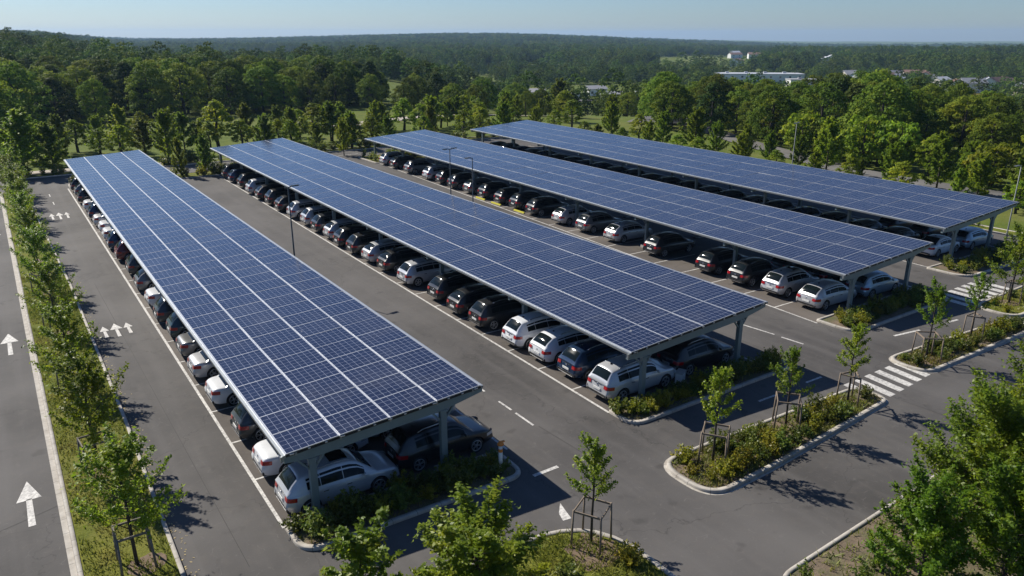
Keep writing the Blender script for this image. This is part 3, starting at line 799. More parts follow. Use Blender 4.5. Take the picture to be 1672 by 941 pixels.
    for (a, b) in S['doors']:
        for sgn in (-1, 1):
            mb = MB(); vs = []; fs = []; N = 8; cols = 7
            for i in range(N + 1):
                x = a + .012 + (b - a - .024) * i / N; r = ring(x)[3:10]
                for p in r: vs.append((p[0], sgn * (p[1] + .006), p[2]))
            for i in range(N):
                for k in range(cols - 1):
                    q = (i * cols + k, (i + 1) * cols + k, (i + 1) * cols + k + 1, i * cols + k + 1); fs.append(q if sgn > 0 else q[::-1])
            mb.add(vs, fs, 0, True)
            doors.append((mb.mesh('door', [PAINT['silver']]), b if False else a, sgn))
    out['door'] = doors
    hd = []
    for (a, b) in S['doors']:
        for sgn in (-1, 1):
            mb = MB(); zz = T(a) - .17; y = sgn * (wid(a) * .99 + .012)
            mb.box((a + .16, y, zz), (.19, .03, .03)); hd.append(mb.mesh('door_handle', [M['chrome']]))
    out['door_handle'] = hd
    def corner(za, zb2, xin, yin, off, front=False):
        res = []
        for sgn in (-1, 1):
            path = []
            xx = [xin * (1 - k / 6) for k in range(7)]
            for x in xx: path.append((x, 'side'))
            vs = []; cols = 0
            zsn = 4
            for iz in range(zsn + 1):
                z = za + (zb2 - za) * iz / zsn; cols = 0
                for x in xx:
                    X = L - x if front else x
                    r = ring(X); rr = min(r[4:12], key=lambda p: abs(p[2] - z))
                    dx = rr[0] - X
                    e = .965 if x < .03 else 1.0
                    vs.append((X + dx + (off if front else -off) * (1 - x / xin), sgn * (wid(X) * .985 * e + off * min(1, x / .1)), z)); cols += 1
                for k in range(1, 4):
                    X = L if front else 0; r = ring(X); rr = min(r[4:12], key=lambda p: abs(p[2] - z))
                    y = wid(X) * .95 + (yin - wid(X) * .95) * k / 3
                    vs.append((rr[0] + (off if front else -off), sgn * y, z)); cols += 1
            fs = []
            for i in range(zsn):
                for k in range(cols - 1):
                    q = (i * cols + k, i * cols + k + 1, (i + 1) * cols + k + 1, (i + 1) * cols + k); fs.append(q if (sgn < 0) == (not front) else q[::-1])
            mb = MB(); mb.add(vs, fs, 0, True); res.append(mb)
        return res
    t0 = T(.1)
    out['tail_light'] = [m.mesh('tail_light', [M['tail']]) for m in corner(t0 - .24, t0 - .075, .36, .46 * W / 1.85, .016)]
    tf = T(L - .3)
    out['headlight'] = [m.mesh('headlight', [M['lamp']]) for m in corner(tf - .22, tf - .08, .42, .52, .012, True)]
    mb = MB(); mb.box((-.02 + .02, 0, t0 - .33), (.025, .50, .115), 0); out['number_plate'] = mb.mesh('number_plate', [M['plate']])
    mb = MB(); mb.box((.075, 0, t0 - .10), (.03, .55, .025), 0); mb.lathe([(0, 0.0), (.05, 0.0), (.05, .02), (0, .02)], 14, M=Matrix.Translation((.055, 0, t0 - .16)) @ Matrix.Rotation(R(-90), 4, 'Y')); out['badge'] = mb.mesh('badge', [M['chrome']])
    mb = MB(); mb.box((.025, 0, B + .17), (.07, W * .80, .13), 0); mb.box((-.005, 0, B + .115), (.03, W * .62, .03), 1); out['bumper_trim'] = mb.mesh('bumper_trim', [M['trim'], M['chrome']])
    mb = MB(); mb.box((L - .05, 0, .52), (.10, W * .62, .22), 0); out['grille'] = mb.mesh('grille', [M['trim']])
    # wheel + rim, centred on the hub, outer side +y
    r = S['r']; mb = MB(); mb.lathe([(r * .70, -.10), (r * .90, -.105), (r * .985, -.085), (r, -.05), (r, .05), (r * .985, .085), (r * .90, .105), (r * .70, .10), (r * .66, .02), (0, .02)], 26, 'y'); out['wheel'] = mb.mesh('wheel', [M['rubber']])
    mb = MB(); mb.lathe([(r * .72, .095), (r * .715, .104), (r * .63, .100), (r * .62, .07)], 26, 'y'); mb.lathe([(.055, .095), (.05, .105), (0, .107)], 12, 'y')
    for k in range(10):
        a = 2 * math.pi * k / 10 + (.13 if k % 2 else -.13); d = Vector((math.cos(a), 0, math.sin(a))); c0 = 2 * math.pi * (k // 2 + .25) / 5
        mb.bar(Vector((d.x * .04, .085, d.z * .04)), Vector((d.x * r * .66, .092, d.z * r * .66)), .030, .022)
    out['rim'] = mb.mesh('rim', [M['rim']])
    mr = []
    for sgn in (-1, 1):
        mb = MB(); xm = S['win'][2][1] - .05; y = sgn * (wid(xm) * .93 + .14); z = T(xm) + .06
        mb.lathe([(0, -.09), (.06, -.085), (.085, -.03), (.085, .04), (.05, .085), (0, .09)], 10, 'y', M=Matrix.Translation((xm, y, z)) @ Matrix.Scale(.7, 4, (1, 0, 0)) @ Matrix.Scale(.85, 4, (0, 0, 1)))
        mr.append(mb.mesh('wing_mirror', [PAINT['silver']]))
    out['wing_mirror'] = mr
    rl = []
    for sgn in (-1, 1):
        mb = MB(); pts = []
        for k in range(9):
            x = hx[3][0] + .1 + (hx[6][0] - hx[3][0] - .1) * k / 8; h = gsec(x); lift = .035 if 0 < k < 8 else .0
            pts.append((x, sgn * (h[5][0] - .03), h[5][1] + lift))
        mb.tube(pts, [.016] * 9, 6); rl.append(mb.mesh('roof_rail', [M['chrome']]))
    out['roof_rail'] = rl
    mb = MB(); xf = hx[3][0] + .12; zf = gsec(xf)[-1][1]; mb.add([(xf - .08, -.012, zf), (xf + .12, -.012, zf - .01), (xf + .12, .012, zf - .01), (xf - .08, .012, zf), (xf - .08, 0, zf + .09), (xf - .02, 0, zf + .07)], [(0, 1, 5, 4), (3, 4, 5, 2), (0, 4, 3), (1, 2, 5)]); out['roof_aerial'] = mb.mesh('roof_aerial', [M['trim']])
    # plain variants for cars too small to show their trim
    return out

CARM = {k: make_car_meshes(k) for k in SPEC}
CARP = {}
def part(name, me, par, paint=None, **k):
    o = obj(name, me, par, **k)
    if paint: o.material_slots[0].link = 'OBJECT'; o.material_slots[0].material = PAINT[paint]
    return o
def proto_car(kind, paint, lod):
    m = CARM[kind]; S = SPEC[kind]; root = empty('parked_car', (0, 0, -500))
    part('body', m['body'], root, paint)
    part('rear_window', m['rear_window'], root); part('windscreen', m['windscreen'], root)
    for me in m['side_window']: part('side_window', me, root)
    for me in m['tail_light']: part('tail_light', me, root)
    part('number_plate', m['number_plate'], root); part('bumper_trim', m['bumper_trim'], root)
    for ax in S['ax']:
        for sgn in (1, -1):
            wh = part('wheel', m['wheel'], root, loc=(ax, sgn * (S['W'] / 2 - .125), S['r']), rot=(0, rnd.uniform(0, 6), 0 if sgn > 0 else math.pi))
            if lod == 0 or sgn < 0: part('rim', m['rim'], wh)
    for me in m['wing_mirror']: part('wing_mirror', me, root, paint)
    if lod == 0:
        for (me, a, s), h in zip(m['door'], m['door_handle']):
            d = part('door', me, root, paint); part('door_handle', h, d)
        for me in m['headlight']: part('headlight', me, root)
        part('badge', m['badge'], root); part('grille', m['grille'], root); part('roof_aerial', m['roof_aerial'], root)
        if S['rail']:
            for me in m['roof_rail']: part('roof_rail', me, root)
    return root
def copy_tree(o, parent=None):
    c = o.copy(); COL.objects.link(c); c.parent = parent
    for ch in o.children: copy_tree(ch, c)
    return c
used_p = {}
def car(kind, paint, lod, x, y, yaw, label, group, sunroof=False):
    key = (kind, paint, lod)
    if key not in used_p:
        used_p[key] = o = proto_car(kind, paint, lod)
    else: o = copy_tree(used_p[key])
    if sunroof: part('sunroof', CARM[kind]['sunroof'], o)
    o.location = (x, y, 0); o.rotation_euler = (0, 0, yaw); o.scale = {'wagon': (.965, 1.01, 1.065), 'hatchback': (1, 1.01, 1.06), 'sedan': (.98, 1.0, 1.03)}.get(kind, (1, 1, 1.02))
    cat = {'SUV': 'car', 'large SUV': 'car'}.get(kind, 'car')
    tag(o, label, cat, group)
    return o

ROWNAME = ['carport beside median', 'second carport from median', 'third carport from median', 'outermost carport']
L1 = [(24.95, 'SUV', 'silver'), (28.0, 'sedan', 'white'), (31.4, 'SUV', 'dark grey'), (35.55, 'sedan', 'white'), (39.15, 'sedan', 'silver'), (42.4, 'sedan', 'grey'), (45.6, 'hatchback', 'teal'),
      (48.6, 'SUV', 'dark grey'), (52.2, 'sedan', 'white'), (56.1, 'wagon', 'grey'), (60.4, 'SUV', 'dark grey'), (65.1, 'SUV', 'dark red'), (69.2, 'hatchback', 'dark blue'), (72.6, 'sedan', 'white'),
      (75.6, 'sedan', 'white'), (78.8, 'sedan', 'silver'), (82.2, 'hatchback', 'dark blue'), (86.7, 'sedan', 'white'), (91, 'SUV', 'black'), (95.2, 'wagon', 'grey'), (98.6, 'SUV', 'black')]
L2 = [(25.3, 'large SUV', 'silver'), (28.05, 'SUV', 'dark blue'), (30.6, 'wagon', 'white'), (33.15, 'SUV', 'white'), (36.8, 'SUV', 'black'), (39.6, 'wagon', 'black'), (42.6, 'SUV', 'black'), (46.8, 'SUV', 'silver'),
      (50.6, 'wagon', 'black'), (53.5, 'wagon', 'silver'), (56.4, 'SUV', 'black'), (59.3, 'hatchback', 'black'), (62.1, 'wagon', 'silver'), (65.0, 'SUV', 'dark grey'), (68.1, 'SUV', 'silver'), (71.7, 'SUV', 'silver'),
      (75.5, 'wagon', 'black'), (79.0, 'SUV', 'black'), (82.3, 'wagon', 'black'), (86.0, 'SUV', 'silver'), (90.2, 'SUV', 'black'), (94.4, 'hatchback', 'dark blue'), (97.6, 'SUV', 'dark grey')]
L3 = [(27.6, 'wagon', 'silver'), (30.6, 'SUV', 'silver'), (33.5, 'SUV', 'black'), (36.7, 'SUV', 'black'), (42.4, 'SUV', 'black'), (47.5, 'wagon', 'silver'), (51.5, 'SUV', 'grey'), (55.2, 'wagon', 'silver'),
      (59.6, 'SUV', 'black'), (62.8, 'SUV', 'dark grey'), (65.9, 'hatchback', 'black'), (69.2, 'SUV', 'black'), (72.5, 'wagon', 'grey'), (76.0, 'SUV', 'dark grey'), (79.2, 'SUV', 'black'), (82.6, 'SUV', 'silver'), (87.9, 'SUV', 'grey'), (92.6, 'wagon', 'dark grey'), (96, 'SUV', 'silver')]
L4 = [(30.0, 'sedan', 'white')] + [(33.2 + k * 3.05, rnd.choice(['SUV', 'wagon', 'hatchback', 'SUV']), rnd.choice(['black', 'black', 'dark grey', 'dark blue', 'grey', 'teal'])) for k in range(22)]
rear = [(6.55, 6.45), (22.3, 22.75), (41.85, 43.6), (60.05, 62.0)]
for ci, rows in enumerate((L1, L2, L3, L4)):
    for k, (y, kind, paint) in enumerate(rows):
        x = rear[ci][0] + (rear[ci][1] - rear[ci][0]) * (y - 25) / 72 + rnd.uniform(-.12, .12)
        lod = 0 if (ci == 0 and k < 9) or (ci == 1 and k < 12) or (ci == 2 and k < 9) or (ci == 3 and k < 1) else 1
        car(kind, paint, lod, x, y, R(CP[ci]['yaw']) + rnd.uniform(-.012, .012),
            f"{paint} {kind}, {ORD[k]} from the near end, aisle row under {ROWNAME[ci]}", 'cars parked in rows under the carports', sunroof=(ci == 0 and k == 0))
RB = [[(25.35, 'SUV', 'black'), (28.5, 'wagon', 'pale blue'), (31.8, 'hatchback', 'dark red'), (35.2, 'SUV', 'grey')], [(25.6, 'SUV', 'black'), (29.0, 'wagon', 'black'), (32, 'SUV', 'dark grey')],
      [(27.2, 'hatchback', 'pale blue'), (30.4, 'SUV', 'black'), (33.4, 'wagon', 'dark grey')], [(29.6, 'wagon', 'pale blue'), (33, 'SUV', 'dark grey'), (36, 'wagon', 'black')]]
rb = [11.2, 27.25, 46.6, 64.9]
for ci, rows in enumerate(RB):
    for k, (y, kind, paint) in enumerate(rows):
        car(kind, paint, 0 if k < 2 else 1, rb[ci] + rnd.uniform(-.05, .1), y, R(CP[ci]['yaw']) + rnd.uniform(-.01, .01),
            f"{paint} {kind}, {ORD[k]} from the near end, far-side row under {ROWNAME[ci]}", 'cars parked in rows under the carports')
# yellow wheel stops under the third carport
for k, y in enumerate((66.0, 69.2, 61.6)):
    mb = MB(); x = 42.75 + (y - 60) * .02
    vs = []
    for yy in (-.9, .9):
        vs += [(-.09, yy, 0), (.09, yy, 0), (.06, yy, .13), (-.06, yy, .13)]
    mb.add(vs, [(0, 1, 2, 3), (7, 6, 5, 4), (0, 4, 5, 1), (1, 5, 6, 2), (2, 6, 7, 3), (3, 7, 4, 0)])
    tag(mb.build('wheel_stop', [M['yellow']], loc=(x, y, 0.006)), f"yellow wheel stop behind a dark car, {ORD[k]} of three under the third carport", 'wheel stop', 'yellow wheel stops')

# ------------------------------------------------------------------ vegetation meshes
def leaf_quads(P, N, S, rng, fold=.25, asp=.55):
    """one folded rhombus per point: P (n,3) base, N (n,3) facing, S (n,) length"""
    n = len(P); N = N / (np.linalg.norm(N, axis=1)[:, None] + 1e-9)
    A = rng.normal(size=(n, 3)); A -= N * (A * N).sum(1)[:, None]; A /= np.linalg.norm(A, axis=1)[:, None] + 1e-9
    B = np.cross(N, A); S = S[:, None]
    v0 = P - A * S * .5; v2 = P + A * S * .5; mid = P + N * S * -fold * .5
    v1 = mid + B * S * asp * .5 + A * S * .04; v3 = mid - B * S * asp * .5 + A * S * .04
    V = np.stack([v0, v1, v2, v3], 1).reshape(-1, 3)
    F = np.arange(n * 4, dtype=np.int32).reshape(n, 4)
    return V, F

def limb_tree(seed, h, cb, r, nl, per, ls, sub=5, up=1.0, droop=0.0, trunk_r=.05, top_taper=.75, shoots=True):
    """trunk + rising limbs + twigs; returns wood MB, leaf mesh arrays"""
    g = np.random.default_rng(seed); wood = MB(); P = []; N = []
    wob = [(g.normal(0, .03) * h * .3, g.normal(0, .03) * h * .3) for _ in range(4)]
    tp = [(0, 0, -.05)] + [(wob[i][0] * (i + 1) / 4, wob[i][1] * (i + 1) / 4, h * f) for i, f in enumerate((.3, .55, .78, .96))]
    wood.tube(tp, [trunk_r * 1.25, trunk_r, trunk_r * .75, trunk_r * .45, .008], 7)
    def trunk_at(z):
        f = z / h
        for (a, b) in zip(tp[:-1], tp[1:]):
            if b[2] >= z: 
                t = (z - a[2]) / (b[2] - a[2]); return np.array(a) + (np.array(b) - np.array(a)) * t
        return np.array(tp[-1])
    def spray(a, b, n, rad):
        a = np.array(a); b = np.array(b)
        t = g.uniform(.12, 1.04, n)[:, None]; p = a + (b - a) * t + g.normal(0, rad, (n, 3))
        P.append(p); d = g.normal(0, .65, (n, 3)); d[:, 2] += .75; N.append(d)
    for i in range(nl):
        f = (i + .5) / nl; z0 = cb + (h * .93 - cb) * f; az = i * 2.399 + g.uniform(-.4, .4)
        el = (.45 + .55 * f) * up + g.uniform(-.15, .2); ln = r * (1.0 - top_taper * f ** 1.3) * g.uniform(.72, 1.18) / math.cos(min(1.1, el)) * .9
        o = trunk_at(z0); d = np.array([math.cos(az) * math.cos(el), math.sin(az) * math.cos(el), math.sin(el)])
        mid = o + d * ln * .55; e = mid + (d + np.array([0, 0, .35 - droop])) * ln * .45
        wood.tube([o, mid, e], [trunk_r * .38, trunk_r * .2, .006], 5)
        spray(o + d * ln * .25, mid, int(per * .25), .07 * r); spray(mid, e, int(per * .35), .055 * r)
        for k in range(sub):
            t = g.uniform(.3, .95); b0 = o + d * ln * .55 * min(1, t / .55) if t < .55 else mid + (e - mid) * ((t - .55) / .45)
            dd = d + g.normal(0, .55, 3) + np.array([0, 0, .2]); dd /= np.linalg.norm(dd); l2 = ln * g.uniform(.22, .42)
            e2 = b0 + dd * l2; wood.tube([b0, e2], [trunk_r * .12, .004], 4, cap=False)
            spray(b0, e2, max(2, int(per * .4 / sub)), .045 * r)
        if shoots:
            spray(e, e + np.array([d[0] * .25, d[1] * .25, .30]) * r * .55, int(per * .12), .03 * r)
    t = trunk_at(h * .7); spray(t, np.array([t[0], t[1], h * 1.02]), int(per * 1.1), .05 * r)
    P = np.concatenate(P); N = np.concatenate(N); out = P.copy(); out[:, 2] -= (cb + h) * .45
    N = N + .5 * out / (np.linalg.norm(out, axis=1)[:, None] + 1e-6)
    S = ls * g.uniform(.6, 1.25, len(P))
    return wood, leaf_quads(P, N, S, g)

def clump_tree(seed, h, rx, cb, nc, per, cr, ls, conic=.0, lobes=True):
    """large tree: leaf clumps on an uneven crown shell with gaps between"""
    g = np.random.default_rng(seed); wood = MB(); tr = .018 * h + .06
    wood.tube([(0, 0, -.3), (g.normal(0, .1), g.normal(0, .1), h * .3), (g.normal(0, .25), g.normal(0, .25), h * .62), (0, 0, h * .9)], [tr * 1.3, tr, tr * .6, .03], 7)
    C = []; R_ = []
    nlobe = 7; la = g.uniform(0, 6.28, nlobe); lz = g.uniform(-.35, .9, nlobe); lg = g.uniform(.85, 1.22, nlobe)
    for i in range(nc):
        u = (i + .5) / nc; zz = -.75 + 1.72 * u + g.uniform(-.06, .06); zz = min(.99, max(-.9, zz))
        a = i * 2.399 + g.uniform(-.35, .35); sh = 1.0
        for q in range(nlobe):
            dd = math.cos(a - la[q]) * .7 + (1 - abs(zz - lz[q])) * .3
            if dd > .72: sh = max(sh, lg[q])
        rad = (math.sqrt(max(0, 1 - zz * zz)) if zz > 0 else 1 - .32 * zz * zz) * (1 - conic * max(0, zz)) * sh * g.uniform(.72, 1.0)
        zc = cb + (h - cb) * (.46 + .46 * zz * g.uniform(.9, 1.06))
        c = np.array([math.cos(a) * rad * rx, math.sin(a) * rad * rx, zc]); C.append(c); R_.append(cr * g.uniform(.65, 1.25))
        if i % 6 == 0: wood.tube([(0, 0, max(h * .2, zc - rx * .8)), tuple(c * np.array([.7, .7, 1]))], [tr * .22, .02], 5, cap=False)
    P = []; N = []; S = []
    for c, rr in zip(C, R_):
        n = int(per * (rr / cr) ** 1.5); d = g.normal(size=(n, 3)); d /= np.linalg.norm(d, axis=1)[:, None]
        d[:, 2] = np.abs(d[:, 2]) * .9 - .25 * (g.random(n) < .35); p = c + d * rr * g.uniform(.62, 1.08, (n, 1)) * np.array([1, 1, .8])
        P.append(p); N.append(d + g.normal(0, .38, (n, 3)) + np.array([0, 0, .25])); S.append(ls * g.uniform(.6, 1.3, n))
    P = np.concatenate(P); N = np.concatenate(N); S = np.concatenate(S)
    return wood, leaf_quads(P, N, S, g, .3, .75)

def tree_meshes(kind, res, leafmat):
    wood, (V, F) = res
    return wood.mesh(kind + '_trunk', [M['bark']]), mesh_np(kind + '_crown', V, F, [leafmat])
def plant_tree(name, ms, x, y, z, rz, sc, label, cat='tree', group=None, first={}):
    key = (name, ms[0].name)
    if key in first: o = copy_tree(first[key])
    else:
        o = empty(name); obj('trunk', ms[0], o); obj('crown', ms[1], o); first[key] = o
    o.location = (x, y, z); o.rotation_euler = (0, 0, rz); o.scale = sc if isinstance(sc, tuple) else (sc, sc, sc)
    return tag(o, label, cat, group)

# ---- staked young trees
YOUNG = [tree_meshes('staked_tree', limb_tree(11 + i, 4.0, 1.6, .95, 18, 120, .115, 5, trunk_r=.045), M['leaf_young']) for i in range(5)]
MEDT = [tree_meshes('median_tree', limb_tree(41 + i, 4.3, 1.1, 1.52, 22, 180, .14, 6, .8, trunk_r=.05, top_taper=.62), M['leaf_young']) for i in range(4)]
med = [(1.49, 24.63, 4.6), (1.22, 31.9, 4.9), (1.15, 40.8, 4.3), (1.2, 50.1, 4.2), (1.1, 59.2, 4.5), (1.1, 68.5, 4.1), (1.05, 75.5, 4.1), (1.05, 82, 4.2), (1.0, 88, 4.3), (1.0, 93.5, 4.2), (.95, 98.5, 4.4), (.9, 101.5, 4.6)]
order = sorted(range(len(med)), key=lambda i: med[i][1])
for n, i in enumerate(order):
    x, y, h = med[i]
    plant_tree('median_tree', MEDT[i % 4], x, y, .08, i * 1.9, h / 4.3, f"leafy young tree on the grass median, {ORD[n]} from its near end", group='young trees along the grass median')
def tree_guard(x, y, rz, h, wdt, label, mat, posts=4):
    o = empty('tree_guard', (x, y, .08), rz); hw = wdt / 2
    cs = [(-hw, -hw), (hw, -hw), (hw, hw), (-hw, hw)]
    cs = cs[:posts] if posts == 4 else [(-hw, -hw * .6), (hw, -hw * .6), (0, hw)]
    for (a, b) in cs:
        mb = MB(); mb.tube([(a * 1.08, b * 1.08, -.1), (a, b, h)], [.042, .036], 8); mb.build('stake', [mat], o)
    for (p, q) in zip(cs, cs[1:] + cs[:1]):
        mb = MB(); mb.bar((*p, h - .05), (*q, h - .05), .035, .075); mb.build('rail', [mat], o)
    return tag(o, label, 'tree guard', 'stake frames round the young trees')
wg = plain('grey_stake_wood', (.16, .14, .12), .85, var=.3, vscale=10)
for n, (i, lab) in enumerate(((0, 'dark stake frame round the first median tree from the near end'), (1, 'dark stake frame round the second large median tree from the near end'), (2, 'dark stake frame round a median tree beside the triple arrows'), (3, 'dark stake frame round a median tree just past the triple arrows'), (4, 'dark stake frame round a median tree midway along the median'))):
    x, y, h = med[i]; tree_guard(x, y, .1 * n, 1.45, .95, lab, wg)
isl = [(14.86, 16.9, 4.0, 'slim staked young tree alone on the round-ended grass island', 'is0'), (22.56, 18.2, 4.1, 'slim staked young tree on the long planted island, at the end away from the crosswalk', 'is1'),
       (27.48, 18.3, 3.85, 'slim staked young tree in the middle of the long planted island', 'is1'), (32.1, 18.2, 3.9, 'slim staked young tree beside the crosswalk on the long planted island', 'is1'),
       (40.2, 18.75, 4.3, 'leafy staked tree at the crosswalk end of the smaller planted island', 'is2'), (45.4, 18.9, 3.9, 'staked young tree in the middle of the smaller planted island', 'is2'), (54.0, 20.6, 4.9, 'broad young tree on the grass island by the far crosswalk', 'is3'), (58.5, 20.3, 4.4, 'young tree second along on the grass island by the far crosswalk', 'is3')]
gl = ['round the tree on the round-ended grass island', 'round the long island tree farthest from the crosswalk', 'round the middle tree of the long planted island', 'round the tree beside the crosswalk on the long island', 'round the crosswalk-end tree of the smaller island', 'round the middle tree of the smaller island', 'round the broad tree on the far grass island', '']
for n, (x, y, h, lab, k) in enumerate(isl):
    big = n in (4, 6, 7); ms = (MEDT if n in (6, 7) else YOUNG)[n % 4]
    plant_tree('staked_tree', ms, x, y, .08, n * 1.3, h / (4.3 if n in (6, 7) else 4.0), lab, group='young trees on the planted islands')
    if n < 7: tree_guard(x, y, .5 + .1 * n, 1.5, 1.0, 'wooden stake frame ' + gl[n], M['wood'], 4 if n in (0, 1, 2, 4) else 3)

# ---- big foreground trees
FG = [tree_meshes('foreground_tree', limb_tree(71, 4.3, .4, 1.75, 40, 330, .145, 8, .85, trunk_r=.08, top_taper=.55), M['leaf_fore']),
      tree_meshes('foreground_tree', limb_tree(72, 5.0, .4, 2.6, 60, 430, .15, 9, .75, trunk_r=.10, top_taper=.5), M['leaf_fore']),
      tree_meshes('foreground_tree', limb_tree(73, 3.4, .3, 1.35, 20, 120, .17, 6, 1.0, trunk_r=.05, top_taper=.6), M['leaf_young'])]
plant_tree('foreground_tree', FG[2], 6.75, 18.0, .05, .4, (1.22, 1.22, .84), 'small yellow-green tree at the bottom edge beside the carport shadow', group='trees along the near edge')
plant_tree('foreground_tree', FG[0], 9.8, 16.3, .05, 1.1, (1.18, 1.18, .74), 'bushy dark green tree on the round-ended grass island', group='trees along the near edge')
plant_tree('foreground_tree', FG[1], 27.2, 9.5, .05, 2.0, .95, 'large bushy tree on the verge, tallest at the bottom right corner', group='trees along the near edge')
plant_tree('foreground_tree', FG[0], 21.6, 9.0, .05, 3.0, .88, 'lower bushy tree behind the pale kerb, left of the tallest corner tree', group='trees along the near edge')
plant_tree('foreground_tree', FG[1], 31.6, 9.6, .05, 4.2, .95, 'bushy tree on the verge behind the tallest corner tree, cut by the right edge', group='trees along the near edge')
plant_tree('foreground_tree', FG[0], 23.9, 7.6, .05, 5.0, .95, 'bushy tree low in the bottom right corner between two larger trees', group='trees along the near edge')

# ---- border trees round the site
BORD = [tree_meshes('border_tree', clump_tree(101 + i, 6.0, 1.75, .75, 44, 66, .56, .26, .62), M['leaf_border']) for i in range(3)] + \
       [tree_meshes('border_tree', limb_tree(111 + i, 6.0, .75, 1.8, 30, 210, .25, 6, 1.0, trunk_r=.08), M['leaf_border']) for i in range(2)]
BT = [(2.8, 115.0, 6.9, 1.5), (6.0, 114.6, 5.4, 1.2), (4.2, 126, 5.6, 1.1), (10.6, 134, 4.6, 1.2), (13.2, 130.5, 5.0, 1), (16.7, 132, 5.8, 1.1), (21.2, 141.9, 4.8, 1), (20.1, 115.4, 6.5, 1.1), (23.9, 123.2, 5.4, 1.15), (19.0, 102.4, 4.05, .7), (22.0, 102.0, 4.3, .9), (29.8, 127.1, 6.9, 1.1), (34.7, 128.2, 5.8, 1),
      (40.6, 130.6, 4.8, 1.1), (43.9, 121.9, 6.4, 1.1), (47.4, 124.1, 5.8, 1.2), (42.8, 107.2, 4.6, .9), (46.5, 113.0, 5.2, .9), (56.3, 126.0, 5.1, 1), (64.7, 131.3, 5.6, 1.2), (67.6, 125.8, 5.8, 1.2), (76.4, 131.9, 4.9, 1.2), (82.8, 134.2, 4.8, 1.2), (86.5, 130, 4.4, 1.2), (94.8, 137.8, 4.4, 1.2), (97.4, 132.4, 3.8, 1),
      (99.0, 126.0, 6.0, 1.3), (107.7, 139.2, 7.2, 1.3), (96.9, 109.2, 5.8, 1.1), (88.7, 99.8, 5.2, 1), (88.8, 93.0, 4.6, 1), (88, 86.8, 5, 1.1), (89.0, 80.9, 5.6, 1.2), (87.6, 75.5, 4.6, 1), (88.7, 71.0, 4.2, 1.1), (87.4, 66.0, 4, 1), (88.3, 62, 3.8, 1), (87.8, 57.4, 6.0, 1.15), (88.0, 52.8, 2.3, .9), (87.9, 48.8, 4.5, 1.1), (88.3, 43.5, 5.6, 1.1), (86.6, 38.3, 4.3, 1.2), (85.9, 33.8, 4.6, 1.2), (84.4, 28.6, 4.8, 1.1)]
BT.sort(key=lambda b: math.atan2(b[0], b[1]))
for i, (x, y, h, wf) in enumerate(BT):
    k = [3, 4, 3, 0, 4, 3, 1, 4][i % 8] if h > 4.4 else 3
    plant_tree('border_tree', BORD[k], x, y, float(terrain(x, y)) + .02, i * 2.1, (h / 6 * wf * 1.12, h / 6 * wf * 1.12, h / 6 * 1.08),
               f"bushy young tree bordering the car park, {ORD[i]} clockwise from the median's far end", group='young trees bordering the car park')

bq = np.random.default_rng(91)
ex = [(x, 113.0 + 3 * bq.random()) for x in np.arange(34, 92, 4.1)] + [(x, 118 + 14 * bq.random() + (6 if x > 60 else 0)) for x in np.arange(-14, 92, 3.3)] + [(96.5 + 5 * bq.random() + max(0, y - 62) * .5, y) for y in np.arange(30, 128, 3.9)] + [(80.5 + 3 * bq.random(), y) for y in np.arange(22, 104, 5.6)]
for i, (x, y) in enumerate(ex):
    x += bq.uniform(-1.2, 1.2); h = bq.uniform(4.0, 5.8) * (.8 if 79 < x < 85 and y < 104 else 1); wf = bq.uniform(1.0, 1.35)
    plant_tree('border_tree', BORD[[3, 0, 4, 1, 2][i % 5]], float(x), float(y), float(terrain(x, y)) + .02, i * 1.7, (h / 6 * wf, h / 6 * wf, h / 6),
               'bushy green tree filling in between the young trees that border the car park', group='bushy trees filling the border')

# ---- woods: individual trees, then the far woodland
WOOD = [tree_meshes('wood_tree', clump_tree(201 + i, 14.0, 4.7 + .45 * (i % 3), .2, 92, 84, 1.35, .44, .1 + .12 * (i % 3)), M['leaf_wood']) for i in range(8)]
M['leaf_wood_dark'] = m_leaf('dark_wood_leaves', (.024, .052, .012), (.06, .095, .018), (.11, .13, .02), .22, .3, .25, .06, .65)
M['leaf_wood_light'] = m_leaf('light_wood_leaves', (.075, .125, .014), (.16, .21, .02), (.29, .29, .02), .34, .25, .25, .06, .65)
WOOD += [tree_meshes('wood_tree', clump_tree(261 + i, 14.5, 4.0, .2, 92, 84, 1.1, .42, .45), M['leaf_wood_dark']) for i in range(2)] + [tree_meshes('wood_tree', clump_tree(271 + i, 13.5, 4.8, .2, 92, 84, 1.3, .44, .15), M['leaf_wood_light']) for i in range(2)]
g = np.random.default_rng(5)
def jgrid(x0, x1, y0, y1, st):
    xs, ys = np.meshgrid(np.arange(x0, x1, st), np.arange(y0, y1, st)); p = np.stack([xs.ravel(), ys.ravel()], 1)
    p[:, 0] += np.tile(np.where((np.arange(xs.shape[0]) % 2)[:, None], st / 2, 0), (1, xs.shape[1])).ravel()
    return p + g.uniform(-.32 * st, .32 * st, p.shape)
lf = lambda x: np.interp(x, [-60, 0, 11, 22, 49, 65, 76], [132, 146, 164, 171, 172, 176, 182])
A = jgrid(-40, 84, 135, 275, 7.6); d = A[:, 1] - lf(A[:, 0]); az = np.degrees(np.arctan2(A[:, 0], A[:, 1]))
A = A[(d > 3) & (az > -8) & (az < 25.5) & (d < 62)]
rf = lambda y: np.interp(y, [30, 40, 51, 62, 72, 83, 95, 110], [112, 108, 108, 102, 102, 102, 101, 108])
B = jgrid(98, 190, 34, 122, 7.6); az = np.degrees(np.arctan2(B[:, 0], B[:, 1])); rr = np.hypot(B[:, 0], B[:, 1])
B = B[(B[:, 0] > rf(B[:, 1]) + 2) & (az > 42) & (az < 71.5) & (rr < 183)]
